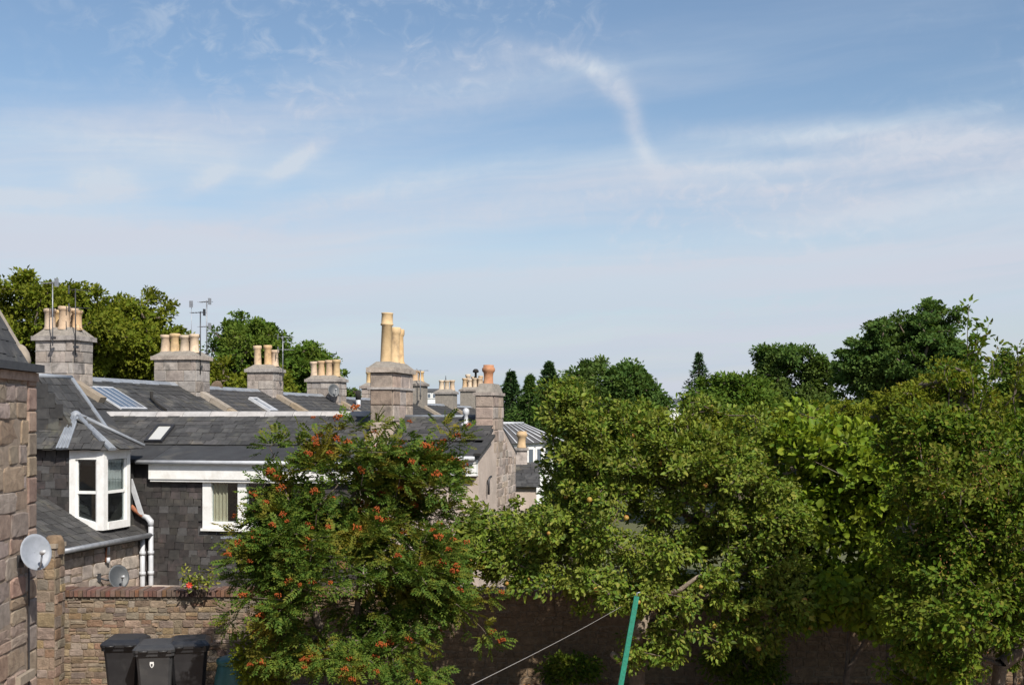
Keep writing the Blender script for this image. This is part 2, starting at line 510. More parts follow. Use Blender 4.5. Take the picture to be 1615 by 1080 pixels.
def rubble(parent, O, U, V, N, w, h, rmin=.11, rmax=.24, depth=.035, mat='granite_tan', keep=None, seed=1, amin=.9, amax=2.3, limit=300):
    """random rubble brought to rough courses; first 'limit' stones single objects, the rest one part"""
    rr = random.Random(seed); y = 0; cnt = 0; rest = MB()
    while y < h - .03:
        rh = min(rr.uniform(rmin, rmax), h - y)
        if h - y - rh < .07: rh = h - y
        x = -rr.uniform(0, .2)
        while x < w:
            L = rh * rr.uniform(amin, amax)
            parts = [(x, y, L, rh)]
            if rh > rmin * 1.45 and rr.random() < .35:
                s = rr.uniform(.4, .6)
                parts = [(x, y, L, rh * s), (x, y + rh * s, L, rh * (1 - s))]
            for (a, b, l, k) in parts:
                a0 = max(a, 0); a1 = min(a + l, w)
                if a1 - a0 < .05: continue
                if keep and not keep((a0 + a1) / 2, b + k / 2): continue
                g = rr.uniform(.001, .007)
                j = rr.uniform(-.012, .012)
                sk = rr.uniform(-.12, .12)
                Ov = O + U * (a0 + g) + V * (b + g + j); A = U * (a1 - a0 - 2 * g) + V * (sk * .25 * k); B = V * (k - 2 * g) + U * (sk * .5 * k); C = N * depth * rr.uniform(.5, 1.25)
                var = rr.randrange(12)
                if cnt < limit:
                    place('stone', 'stone', mat, parent, Ov, A, B, C, var); cnt += 1
                else:
                    me = unit_mesh('stone', mat, var)
                    rest.add([Ov + A * q.co.x + B * q.co.y + C * q.co.z for q in me.vertices], [tuple(p.vertices) for p in me.polygons])
            x += L
        y += rh
    if rest.v: rest.build('rubble_stones', mat, parent, kind='stuff')


def slates(parent, O, U, V, N, w, h, sw=.25, sh=.18, mat='slate', keep=None, seed=1, single=True, special=None, thick=.009, limit=300):
    rr = random.Random(seed); rest = MB(); cnt = 0
    nrow = max(1, round(h / sh)); ch = h / nrow
    for r in range(nrow):
        x = -sw * (.5 if r % 2 else 0) - rr.uniform(0, .02)
        while x < w:
            L = sw * rr.uniform(.82, 1.16)
            x0 = max(x, 0); x1 = min(x + L, w); x += L
            if x1 - x0 < .03: continue
            if keep and not keep((x0 + x1) / 2, (r + .5) * ch): continue
            drop = rr.uniform(-.014, .010)
            if rr.random() < .04: drop -= rr.uniform(.02, .05)
            Ov = O + U * (x0 + .002) + V * (r * ch + drop) + N * (.016 + rr.uniform(0, .008))
            A = U * (x1 - x0 - rr.uniform(.004, .014)) + V * rr.uniform(-.010, .010); B = V * ch * 1.35 - N * .014; C = N * thick
            m = mat
            q = rr.random()
            if special:
                for (prob, sm) in special:
                    if q < prob: m = sm; break
                    q -= prob
            if single and cnt < limit:
                place('slate', 'slate', m, parent, Ov, A, B, C); cnt += 1
            else:
                rest.box(Ov, A, B, C)
    if rest.v: rest.build('slate_courses', mat, parent, kind='stuff')


# terrace frame: e runs out from the terrace to the right, d runs away along it
ex, ey = .9787, -.2053
dx, dy = .2053, .9787
EV = Vector((ex, ey, 0)); DV = Vector((dx, dy, 0))
E0 = Vector((-7.96, 21.0, 0))


def T(u, v, z=0.0):
    return E0 + EV * u + DV * v + UP * z


# ------------------------------------------------------------------ ground
MB().add([(-600, -60, 0), (600, -60, 0), (600, 1500, 0), (-600, 1500, 0)], [(0, 1, 2, 3)]).build('ground', 'ground', kind='structure')

# ------------------------------------------------------------------ near stone house at the left edge


def near_house():
    h = thing('stone_house', 'tall granite house wall at the left edge with steep slate roof above it', 'house', (-6.4, 15, 0))
    gd = Vector((-.06, 1, 0)).normalized(); gn = Vector((gd.y, -gd.x, 0))
    K = Vector((-6.34, 16.0, 0)); L = 7.0; ez = 5.06
    wall = MB().box(K - gd * L - gn * 4, gd * L, gn * 4, UP * ez).build('wall', 'mortar_near', h)
    rubble(wall, K - gd * 2.6, gd, UP, gn, 2.28, ez, .20, .34, .022, 'granite_near', seed=11, amin=1.3, amax=2.6, limit=180)
    # dressed corner stones
    z = 0; rr = random.Random(5); k = 0
    while z < ez - .05:
        hh = min(rr.uniform(.26, .36), ez - z)
        ln = .30
        place('block', 'corner_stone', 'granite_near', wall, K - gd * ln + UP * (z + .006), gd * ln, UP * (hh - .012), gn * .03, k % 6)
        place('block', 'corner_stone', 'granite_near', wall, K + gd * 0 + UP * (z + .006), -gn * (.5 if k % 2 else .35), UP * (hh - .012), gd * .04, k % 6)
        z += hh; k += 1
    # roof: steep plane rising to the left, with verge at the far gable
    kk = 1.75
    o = K - gd * .05 - gn * .05 + UP * (ez - .02)
    rv = (-gn + UP * kk).normalized(); rn = (gn * kk + UP).normalized()
    if rn.z < 0: rn = -rn
    roof = MB().box(o - gd * L, gd * L, rv * 3.2, rn * -.10).build('roof', 'slate', h)
    slates(roof, o - gd * 2.6, gd, rv, rn, 2.6, 2.4, .30, .20, seed=3)
    MB().box(K - gd * L + gn * .012 + UP * (ez - .05), gd * (L + .06), gn * .10, UP * .10).build('gutter', 'metal_dark', h)
    MB().box(K - gd * L + UP * (ez - .17), gd * (L + .02), gn * .05, UP * .11).build('eaves_course', 'granite_near', h)
    # rounded skew stone at the foot of the verge
    c = P(33, 563, 16.25)
    MB().lathe([(.02, -.15), (.11, -.13), (.135, -.05), (.11, .06), (.06, .14), (.015, .17)], c, 10).build('skew_stone', 'sandstone', h)
    vs = [c + Vector((-.02, -.04, .10)), c + Vector((.13, 0, -.08))]
    MB().box(c + Vector((-.02, -.04, -.05)), rv * 2.4, gd * .2, rn * .08).build('skew_coping', 'sandstone', h)
    # window head low down and a cable
    MB().box(P(22, 1082, 15.0) + gn * .02, gd * .55, gn * .06, UP * .11).build('window_head', 'sandstone', h)
    q = K - gd * .40 + gn * .06
    MB().tube([q + UP * z for z in (.3, 1.2, 2.2, 2.55)], .011, 5).build('cable', 'metal_dark', h)
    return K, gd, gn
K, gd, gn = near_house()

# ------------------------------------------------------------------ chimneys, pots


def pot(parent, c, h, r, mat='pot', style=0):
    """a chimney pot standing at c"""
    if style == 0:
        prof = [(r * 1.12, 0), (r * 1.12, h * .07), (r * .94, h * .12), (r * .88, h * .78), (r * 1.0, h * .82), (r * 1.12, h * .86), (r * 1.12, h * .97), (r * 1.0, h), (r * .78, h), (r * .75, h * .6)]
    elif style == 1:    # tall with drum head
        prof = [(r * 1.05, 0), (r, h * .05), (r * .95, h * .74), (r * 1.16, h * .76), (r * 1.16, h * .78), (r * 1.06, h * .80), (r * 1.0, h * .97), (r * 1.08, h * .98), (r * 1.08, h), (r * .8, h), (r * .78, h * .7)]
    else:               # waisted roll-top
        prof = [(r * 1.05, 0), (r * 1.05, h * .1), (r * .92, h * .14), (r * .86, h * .45), (r * .95, h * .62), (r * 1.22, h * .70), (r * 1.26, h * .80), (r * 1.16, h * .88), (r * 1.0, h * .90), (r * 1.05, h), (r * .8, h), (r * .78, h * .6)]
    q = random.Random(int(c.x * 911 + c.y * 577))
    Z = Vector((q.uniform(-.035, .035), q.uniform(-.03, .03), 1)).normalized()
    X = Vector((1, 0, 0)) - Z * Z.x; X.normalize()
    k = q.uniform(.93, 1.06)
    return MB().lathe([(a * q.uniform(.98, 1.02), b * k) for a, b in prof], c, 14, (X, Z.cross(X), Z)).build('chimney_pot', mat, parent)


def chimney(parent, uc, vc, zb, zt, wu, wv, pots, mat='granite_grey', seed=1, haunch=.16, course=.24, pot_h=.5, pot_r=.125, pmat='pot', cop=.07, single=True):
    """stack centred on terrace coordinates; zt is the top of the cornice"""
    u0, v0 = uc - wu / 2, vc - wv / 2
    st = MB().box(T(u0, v0, zb), EV * wu, DV * wv, UP * (zt - .10 - zb)).build('chimney', 'mortar_grey', parent)
    hh = zt - .10 - zb
    if single:
        ashlar(st, T(u0, v0, zb), EV, UP, -DV, wu, hh, course, .30, .55, .018, mat, seed=seed)
        ashlar(st, T(u0 + wu, v0, zb), DV, UP, EV, wv, hh, course, .30, .55, .018, mat, seed=seed + 50)
    MB().box(T(u0 - cop, v0 - cop, zt - .10), EV * (wu + 2 * cop), DV * (wv + 2 * cop), UP * .10).build('cornice', mat, st)
    a, b = cop - .03, .16
    z1 = zt + haunch
    m = MB()
    m.hexa([T(u0 - a, v0 - a, zt), T(u0 + wu + a, v0 - a, zt), T(u0 + wu + a, v0 + wv + a, zt), T(u0 - a, v0 + wv + a, zt),
            T(u0 + b, v0 + b, z1), T(u0 + wu - b, v0 + b, z1), T(u0 + wu - b, v0 + wv - b, z1), T(u0 + b, v0 + wv - b, z1)])
    m.build('mortar_haunch', 'mortar_grey', st)
    for p in pots:
        pu, pv = p[0], p[1]
        ph = p[2] if len(p) > 2 else pot_h
        pr = p[3] if len(p) > 3 else pot_r
        pot(st, T(uc + pu, vc + pv, z1 - .05), ph, pr, p[5] if len(p) > 5 else pmat, p[4] if len(p) > 4 else 0)
    return st


# ------------------------------------------------------------------ windows
def bars(O, U, V, N, rects, dep):
    m = MB()
    for (a, b, c, d_) in rects:
        m.box(O + U * a + V * b, U * (c - a), V * (d_ - b), N * dep)
    return m


# ------------------------------------------------------------------ cottage with corner dormer (left)


def dormer_house():
    h = thing('dormer_cottage', 'granite cottage with white corner window dormer and lead hips beside the tall left wall', 'house', T(-2, 1.5, 0))
    V1 = 3.07; ez = 2.1
    # stone wall along the terrace line
    w = MB().box(T(-3.2, 0, 0), EV * 3.2, DV * V1, UP * ez).build('wall', 'mortar', h)
    rubble(w, T(0, 0, 0.6), DV, UP, EV, V1, ez - .62, .15, .27, .02, 'granite', seed=21, amin=1.2, amax=2.4)
    rubble(w, T(-1.4, 0, 0.6), EV, UP, -DV, 1.4, ez - .62, .15, .27, .02, 'granite', seed=22, amin=1.2, amax=2.4)
    # low lean-to roof over it
    k = .55
    o = T(.14, -.1, ez - .02)
    rv = (-EV + UP * k).normalized(); rn = (EV * k + UP).normalized()
    lr = MB().box(o, DV * (V1 + .08), rv * 2.1, rn * -.08).build('lean_to_roof', 'slate', h)
    slates(lr, o, DV, rv, rn, V1 + .08, 2.0, .27, .20, seed=31)
    MB().tube([T(.20, -.15, ez + .00), T(.20, V1 + .1, ez + .00)], .05, 8).build('gutter', 'metal_grey', h)
    # steep upper roof
    ur, zr, k2 = -1.62, 5.2, 1.3
    va = 1.9
    o2 = T(-.45, va, zr - k2 * (1.62 - .45))
    rv2 = (-EV + UP * k2).normalized(); rn2 = (EV * k2 + UP).normalized()
    sl = (1.62 - .45) / (1 / math.sqrt(1 + k2 * k2))
    up = MB()
    up.prism([T(-.45, va, zr - k2 * 1.17), T(ur, va, zr), T(-2.9, va, zr - 1.3 * 1.28), T(-2.9, va, 3.5), T(-.45, va, 3.5)], DV * (V1 - va))
    upo = up.build('upper_roof', 'slate', h)
    slates(upo, o2, DV, rv2, rn2, V1 - va, sl, .27, .19, seed=33)
    slates(upo, T(-2.6, va, 3.6), EV, UP, -DV, 2.2, 1.6, .27, .19, seed=34, keep=lambda x, y: y + 3.6 < zr - .1 - k2 * abs(x - 2.6 + 1.62) * 1.0)
    MB().tube([T(ur, va, zr + .03), T(ur, V1 + .02, zr + .03)], .05, 6).build('ridge', 'lead', upo)
    MB().box(T(-.40, V1 - .05, zr - k2 * 1.22 + .03), rv2 * (sl + .06), DV * .09, rn2 * .035).build('verge_flashing', 'lead', upo)
    # the dormer itself: right-angled box, front along d at u=-.08, cheek facing the camera at v=1.72
    uf, v0, v1, zt = -.08, 1.72, 2.62, 3.80
    D_ = MB()
    D_.box(T(-1.7, v0, 2.2), EV * .92, DV * .06, UP * (zt - 2.2))             # cheek behind slates
    D_.box(T(-1.7, v1 - .05, 2.2), EV * (1.7 + uf - .02), DV * .05, UP * (zt - 2.2))
    D_.box(T(-1.7, v0 + .08, 2.2), EV * .05, DV * (v1 - v0 - .15), UP * (zt - 2.2))
    D_.box(T(-1.64, v0 + .08, zt - .06), EV * (1.6 + uf), DV * (v1 - v0 - .15), UP * .05)
    do = D_.build('dormer', 'interior', h)
    slates(do, T(-1.7, v0, 2.2), EV, UP, -DV, .92, zt - 2.2, .24, .15, 'slate_wall', seed=35, special=[(.08, 'slate_pale')])
    # white window: cheek light (u from -.78 to -.08) with raked sill, front light
    zs = 2.30
    cu = -.78
    fr = MB()
    # corner post and jambs
    fr.box(T(uf - .13, v0 - .05, zs), EV * .15, DV * .15, UP * (zt - zs))
    zl = zs + .12
    fr.box(T(cu, v0 - .045, zl), EV * .12, DV * .10, UP * (zt - zl))
    fr.box(T(uf - .08, v1 - .10, zs), EV * .10, DV * .12, UP * (zt - zs))
    # head
    fr.box(T(cu + .121, v0 - .04, zt - .17), EV * (uf - .132 - cu - .121), DV * .09, UP * .17)
    fr.box(T(uf - .07, v0 + .101, zt - .17), EV * .085, DV * (v1 - v0 - .203), UP * .17)
    # sills (cheek sill is raked along the roof)
    fr.hexa([T(cu + .121, v0 - .06, zl - .02), T(uf - .132, v0 - .06, zs), T(uf - .132, v0 + .05, zs), T(cu + .121, v0 + .05, zl - .02),
             T(cu + .121, v0 - .06, zl + .13), T(uf - .132, v0 - .06, zs + .13), T(uf - .132, v0 + .05, zs + .13), T(cu + .121, v0 + .05, zl + .13)])
    fr.box(T(uf - .07, v0 + .101, zs), EV * .105, DV * (v1 - v0 - .203), UP * .14)
    fr.build('window_frame', 'white_paint', do)
    ss = MB()
    zm = 2.98
    ss.box(T(cu + .13, v0 - .015, zm), EV * (uf - .14 - cu - .13), DV * .05, UP * .055)
    ss.box(T(uf - .05, v0 + .105, zm), EV * .045, DV * (v1 - v0 - .21), UP * .055)
    ss.box(T(cu + .122, v0 - .01, zl + .12), EV * .035, DV * .04, UP * (zt - .18 - zl - .12))
    ss.box(T(uf - .168, v0 - .01, zs + .135), EV * .034, DV * .04, UP * (zt - .18 - zs - .14))
    ss.box(T(uf - .045, v0 + .102, zs + .145), EV * .035, DV * .035, UP * (zt - .18 - zs - .15))
    ss.box(T(uf - .045, v1 - .138, zs + .145), EV * .035, DV * .035, UP * (zt - .18 - zs - .15))
    ss.build('sash_bar', 'white_paint', do)
    for (za, zb) in ((zs + .1, zm), (zm + .056, zt - .1)):
        MB().box(T(cu + .10, v0 + .022, za), EV * (uf - .10 - cu - .10), DV * .005, UP * (zb - za)).build('pane', 'glass', do)
        MB().box(T(uf - .035, v0 + .08, za), EV * .005, DV * (v1 - v0 - .16), UP * (zb - za)).build('pane', 'glass', do)
    # inside: net curtain in the upper front light, warm wood lower
    nc = MB()
    n = 24
    for i in range(n):
        a, b = v0 + .12 + .66 * i / n, v0 + .12 + .66 * (i + 1) / n
        s = lambda q: .012 * math.sin(q * 60)
        nc.add([T(uf - .075 + s(a), a, 3.0), T(uf - .075 + s(b), b, 3.0), T(uf - .075 + s(b), b, 3.64), T(uf - .075 + s(a), a, 3.64)], [(0, 1, 2, 3)])
    nc.build('net_curtain', 'net_curtain', do)
    MB().box(T(-.55, v0 + .35, 2.25), EV * .06, DV * .45, UP * .72).build('chair_back', 'wood_in', do)
    # roof of the dormer: hipped, three facets with broad lead hips
    ze = zt + .01
    ap = T(-.98, v0 + .50, 4.45); apl = T(-1.9, v0 + .50, 4.45)
    a0 = T(-1.9, v0 - .20, ze); a1 = T(-.82, v0 - .20, ze); a2 = T(-.02, v0 - .14, ze); a3 = T(.14, v0 + .18, ze)
    a4 = T(.14, v1 + .22, ze); a5 = T(-1.9, v1 + .22, ze); pass
    m = MB()
    m.add([a0, a1, a2, a3, a4, a5, ap, apl], [(0, 1, 6, 7), (1, 2, 6), (2, 3, 6), (3, 4, 6), (4, 5, 7, 6), (0, 5, 4, 3, 2, 1), (0, 7, 5)])
    dr = m.build('dormer_roof', 'slate', h)

    def facet(p0, p1, q0, seed):
        """slates on plane through p0,p1 (eave) and q0"""
        U = (p1 - p0).normalized(); N = U.cross(q0 - p0).normalized()
        if N.z < 0: N = -N
        V = N.cross(U).normalized()
        if V.z < 0: V = -V
        w_ = (p1 - p0).length; hq = (q0 - p0).dot(V); xq = (q0 - p0).dot(U)
        return U, V, N, w_, hq, xq
    U, V, N, w_, hq, xq = facet(a0, a1, ap, 0)
    slates(dr, a0, U, V, N, w_, hq, .24, .17, seed=41, keep=lambda x, y: x < w_ - (w_ - xq) * y / hq + .03)
    U, V, N, w_, hq, xq = facet(a3, a4, ap, 0)
    slates(dr, a3, U, V, N, w_, hq * .98, .24, .17, seed=42, keep=lambda x, y: (xq * y / hq - .05) < x < w_ - (w_ - xq) * y / hq + .05)
    U, V, N, w_, hq, xq = facet(a1, a2, ap, 0)
    slates(dr, a1, U, V, N, w_, hq * .9, .2, .17, seed=43, keep=lambda x, y: (xq * y / hq - .02) < x < w_ - (w_ - xq) * y / hq + .02)

    def lead_strip(p, q, w0, w1, n=3):
        ax = (q - p).normalized(); side = ax.cross(UP).normalized(); nn = side.cross(ax).normalized()
        m = MB()
        m.hexa([p - side * w0, p + side * w0, q + side * w1, q - side * w1, p - side * w0 + nn * .05, p + side * w0 + nn * .05, q + side * w1 + nn * .05, q - side * w1 + nn * .05])
        for i in (-1, 0, 1):
            m.tube([p + side * w0 * .5 * i + nn * .055, q + side * w1 * .6 * i + nn * .055], .014, 5)
        m.build('lead_hip', 'lead', dr)
    off = UP * .012
    lead_strip(ap + off * 2, a1 + off * 2 + (a1 - ap) * .03, .085, .115)
    lead_strip(ap + off, (a2 + a3) / 2 + off + (a2 - ap) * .03, .04, .075)
    MB().tube([ap + UP * .05, a4 + UP * .06], [.05, .03], 6).build('lead_hip', 'lead', dr)
    MB().box(apl + UP * .0 - DV * .06, EV * .95, DV * .12, UP * .06).build('lead_flashing', 'lead', dr)
    MB().lathe([(.12, -.04), (.10, .06), (.04, .10), (.005, .11)], ap + UP * .0, 10).build('lead_cap', 'lead', dr)
    # terrace part behind, with the chimney on the party wall
    k3 = .57
    zr3 = 5.33
    m = MB()
    m.prism([T(-.2, 2.9, zr3 - k3 * 3.0), T(-3.2, 2.9, zr3), T(-6.2, 2.9, zr3 - k3 * 3), T(-6.2, 2.9, 0), T(-.2, 2.9, 0)], DV * 2.29)
    mr = m.build('main_roof', 'slate', h)
    rv3 = (-EV + UP * k3).normalized(); rn3 = (EV * k3 + UP).normalized()
    slates(mr, T(-1.9, 3.1, zr3 - k3 * 1.3), DV, rv3, rn3, 2.05, 1.45, .27, .19, seed=36)
    MB().box(T(-2.15, 4.98, zr3 - k3 * 1.05 + .02), rv3 * 1.2, DV * .26, rn3 * .13).build('skew_coping', 'sandstone', mr)
    ch = chimney(h, -3.2, 5.35, 4.4, 6.22, .92, .78, [(-.24, -.17), (.10, -.17), (-.24, .17), (.10, .17), (.3, .02, .46, .11)], 'granite_grey', 61, .2)
    MB().box(T(-2.72, 4.93, 4.95), EV * .03, DV * .84, UP * .09).build('flashing', 'ridge_tile', ch)
    MB().box(T(-3.0, 4.93, 4.93), EV * .3, DV * .02, UP * .08).build('flashing', 'ridge_tile', ch)
    return h
dormer_house()

# ------------------------------------------------------------------ wing with slate-hung wall


def wing():
    V0, VB, VR = 3.07, 6.5, 4.8
    zR, zE = 4.5, 3.56
    UL, UR = -1.75, 4.45
    h = thing('slate_hung_wing', 'low house wing with dark slate hung wall, white fascia and white framed window', 'house', T(2, 3.07, 0))
    # wall with window opening u 1.10..~3.35 , z 2.27..3.20
    wu0, wu1, wz0, wz1 = 1.28, 2.98, 2.25, 3.21
    m = MB()
    th = .25
    m.box(T(-.25, V0, 0), EV * (wu0 + .25), DV * th, UP * zE)
    m.box(T(wu1, V0, 0), EV * (UR - wu1), DV * th, UP * zE)
    m.box(T(wu0, V0, 0), EV * (wu1 - wu0), DV * th, UP * wz0)
    m.box(T(wu0, V0, wz1), EV * (wu1 - wu0), DV * th, UP * (zE - wz1))
    m.box(T(-.25, VB - th, 0), EV * (UR + .25), DV * th, UP * zE)
    wl = m.build('wall', 'slate_wall', h)
    slates(wl, T(-.25, V0, 1.1), EV, UP, -DV, UR + .25, 3.25 - 1.1, .20, .145, 'slate_wall', seed=51,
           keep=lambda x, y: not (wu0 + .22 < x < wu1 + .28 and wz0 - 1.12 < y < wz1 - 1.08), special=[(.008, 'slate_rust'), (.09, 'slate_pale')], limit=290)
    # room behind the window
    rm = MB()
    rm.add([T(wu0 - .6, V0 + 1.6, 1.4), T(wu1 + .6, V0 + 1.6, 1.4), T(wu1 + .6, V0 + 1.6, 3.45), T(wu0 - .6, V0 + 1.6, 3.45)], [(0, 1, 2, 3)])
    rm.add([T(wu0 - .6, V0 + th + .01, 3.45), T(wu1 + .6, V0 + th + .01, 3.45), T(wu1 + .6, V0 + 1.6, 3.45), T(wu0 - .6, V0 + 1.6, 3.45)], [(0, 1, 2, 3)])
    rm.add([T(wu0 - .6, V0 + th + .01, 1.4), T(wu1 + .6, V0 + th + .01, 1.4), T(wu1 + .6, V0 + 1.6, 1.4), T(wu0 - .6, V0 + 1.6, 1.4)], [(0, 1, 2, 3)])
    for uu in (wu0 - .6, wu1 + .6):
        rm.add([T(uu, V0 + th + .01, 1.4), T(uu, V0 + 1.6, 1.4), T(uu, V0 + 1.6, 3.45), T(uu, V0 + th + .01, 3.45)], [(0, 1, 2, 3)])
    rm.build('room', 'interior', h)
    # window
    fw = .13
    um = wu0 + .74
    fr = MB()
    yo = V0 - .05
    fr.box(T(wu0, yo, wz0), EV * (wu1 - wu0), DV * .16, UP * fw)
    fr.box(T(wu0, yo, wz1 - .07), EV * (wu1 - wu0), DV * .16, UP * .07)
    fr.box(T(wu0, yo + .002, wz0 + fw), EV * .18, DV * .15, UP * (wz1 - wz0 - fw - .07))
    fr.box(T(um, yo + .002, wz0 + fw), EV * .17, DV * .15, UP * (wz1 - wz0 - fw - .07))
    fr.box(T(wu1 - .18, yo + .002, wz0 + fw), EV * .18, DV * .15, UP * (wz1 - wz0 - fw - .07))
    wn = fr.build('window', 'white_paint', h)
    for (a, b) in ((wu0 + .17, um + .01), (um + .16, wu1 - .17)):
        MB().box(T(a, V0 + .012, wz0 + fw - .01), EV * (b - a), DV * .006, UP * (wz1 - wz0 - fw - .05)).build('pane', 'glass', wn)
    MB().box(T(wu0 - .02, V0 - .10, wz0 - .05), EV * (wu1 - wu0 + .04), DV * .17, UP * .048).build('sill', 'white_paint', wn)
    MB().box(T(wu0 + .02, V0 - .025, wz0 - .20), EV * (wu1 - wu0 - .04), DV * .02, UP * .14).build('lead_apron', 'lead', wn)
    cu = MB()
    n = 40
    for i in range(n):
        a, b = i / n, (i + 1) / n
        f = lambda q: (wu0 + .185 + q * .30, V0 + .065 + .022 * math.sin(q * 25))
        (ua, va), (ub, vb) = f(a), f(b)
        cu.add([T(ua, va, wz0 + .04), T(ub, vb, wz0 + .04), T(ub, vb, wz1 - .03), T(ua, va, wz1 - .03)], [(0, 1, 2, 3)], True)
    cu.build('curtain', 'curtain', wn)
    # ornament on the sill
    MB().lathe([(.035, 0), (.05, .04), (.03, .1), (.04, .14), (.03, .19), (.0, .2)], T(um - .07, V0 + .17, wz0 + .1), 10).build('ornament', 'ridge_tile', wn)
    # fascia and gutter
    MB().box(T(.18, V0 - .16, zE - .35), EV * (UR - .18), DV * .155, UP * .30).build('fascia', 'white_paint', h)
    MB().box(T(.20, V0 - .13, zE - .40), EV * (UR - .2), DV * .12, UP * .048).build('fascia_lip', 'white_paint', h)
    MB().tube([T(-.05, V0 - .24, zE - .015), T(UR, V0 - .24, zE - .015)], .042, 8).build('gutter', 'white_plastic', h)
    # roof: slates above, felted apron below
    kf = .30
    vs, zs = 3.75, zE + .02 + (3.75 - (V0 - .22)) * kf            # where slates stop
    ks = (zR - zs - .03) / (VR - vs)
    body = MB()
    body.prism([T(UL, V0 - .22, zE - .03), T(UL, V0 - .22, zE + .02), T(UL, vs, zs), T(UL, VR, zR - .02), T(UL, VB + .15, zE), T(UL, VB + .15, zE - .05)], EV * (UR - UL))
    bo = body.build('roof', 'felt', h)
    rv = (DV + UP * ks).normalized(); rn = (-DV * ks + UP).normalized()
    sl = (VR - vs) / DV.dot(rv)
    slates(bo, T(UL, vs, zs + .03) - rv * .05, EV, rv, rn, UR - UL, sl + .03, .27, .165, seed=52, special=[(.05, 'slate_pale')], limit=300)
    # felt sheets with lapped edges on the apron
    rvf = (DV + UP * kf).normalized(); rnf = (-DV * kf + UP).normalized()
    x = UL; rr = random.Random(3)
    while x < UR:
        wdt = min(rr.uniform(.9, 1.3), UR - x)
        MB().box(T(x, V0 - .23, zE + .022) + rnf * rr.uniform(.003, .012), EV * (wdt - .006), rvf * .98, rnf * .008).build('felt_sheet', 'felt', bo)
        x += wdt
    # ridge tiles
    x = UL - .1; i = 0
    while x < UR - .05:
        L = min(.62, UR - x)
        q = []
        for (a, z) in ((-.16, -.075), (-.06, .03), (.0, .055), (.06, .03), (.16, -.075), (.14, -.095), (0, .02), (-.14, -.095)):
            q.append(T(x, VR + a, zR + z))
        MB().prism(q, EV * (L - .012)).build('ridge_tile', 'ridge_tile', bo)
        x += L; i += 1
    # small roof window
    Pp = T(0, vs, zs + .045)
    c = [on_plane(228, 699, Pp, rn), on_plane(256, 699, Pp, rn), on_plane(271, 673, Pp, rn), on_plane(243, 673, Pp, rn)]
    U = (c[1] - c[0]); Vv = rv * ((c[3] - c[0]).dot(rv))
    o = c[0]
    Ul = U.length; Un = U.normalized() if False else EV
    Vl = Vv.length
    sk = MB()
    sk.box(o, EV * Ul, rv * .05, rn * .07); sk.box(o + rv * (Vl - .05), EV * Ul, rv * .05, rn * .07)
    sk.box(o + rv * .05, EV * .05, rv * (Vl - .1), rn * .068); sk.box(o + rv * .05 + EV * (Ul - .05), EV * .05, rv * (Vl - .1), rn * .068)
    so = sk.build('roof_window', 'metal_dark', bo)
    MB().box(o + EV * .05 + rv * .05 + rn * .03, EV * (Ul - .1), rv * (Vl - .1), rn * .012).build('pane', 'blind_glass', so)
    # tall chimney on the party wall at the right end
    ch = MB()
    uc, wu = 4.64, .46
    va, vb = 4.0, 5.35
    zb, zt = 3.35, 5.32
    st = ch.box(T(uc - wu / 2, va, zb), EV * wu, DV * (vb - va), UP * (zt - zb)).build('chimney', 'mortar_grey', h)
    ashlar(st, T(uc - wu / 2, va, zb), EV, UP, -DV, wu, zt - zb, .31, .40, .5, .022, 'granite', seed=71)
    ashlar(st, T(uc + wu / 2, va, zb), DV, UP, EV, vb - va, zt - zb, .31, .42, .7, .022, 'granite', seed=72)
    MB().box(T(uc - wu / 2 - .05, va - .05, 4.98), EV * (wu + .1), DV * (vb - va + .1), UP * .045).build('string_course', 'granite_grey', st)
    MB().box(T(uc - wu / 2 - .07, va - .07, zt), EV * (wu + .14), DV * (vb - va + .14), UP * .10).build('cornice', 'granite_grey', st)
    a = .04; b = .1
    MB().hexa([T(uc - wu / 2 - a, va - a, zt + .10), T(uc + wu / 2 + a, va - a, zt + .10), T(uc + wu / 2 + a, vb + a, zt + .10), T(uc - wu / 2 - a, vb + a, zt + .10),
               T(uc - .14, va + b, zt + .22), T(uc + .14, va + b, zt + .22), T(uc + .14, vb - b, zt + .22), T(uc - .14, vb - b, zt + .22)]).build('mortar_haunch', 'mortar_grey', st)
    pot(st, T(uc - .0, va + .28, zt + .18), 1.08, .112, 'pot_tall', 1)
    pot(st, T(uc + .02, va + .78, zt + .18), .80, .11, 'pot', 0)
    pot(st, T(uc + .02, va + 1.12, zt + .18), .78, .11, 'pot', 0)
    # splayed weathering at the chimney foot and pale flashing
    MB().hexa([T(uc - wu / 2 - .10, va - .30, 3.80), T(uc + wu / 2 + .14, va - .30, 3.80), T(uc + wu / 2 + .14, vb, 3.80), T(uc - wu / 2 - .1, vb, 3.80),
               T(uc - wu / 2 - .01, va - .02, 4.16), T(uc + wu / 2 + .01, va - .02, 4.16), T(uc + wu / 2 + .01, vb, 4.16), T(uc - wu / 2 - .01, vb, 4.16)]).build('skew_base', 'granite', st)
    # stone ledge below the slate wall
    low = MB().box(T(.15, V0 - .35, 0), EV * 4.28, DV * .345, UP * 1.05).build('base_wall', 'granite_tan', h)
    x = .12
    while x < 4.4:
        L = rr.uniform(.5, .8)
        place('block', 'coping_stone', 'harl', low, T(x, V0 - .40, 1.05), EV * (min(L, 4.45 - x) - .012), DV * .39, UP * .055, rr.randrange(6)); x += L
    return h
wing()


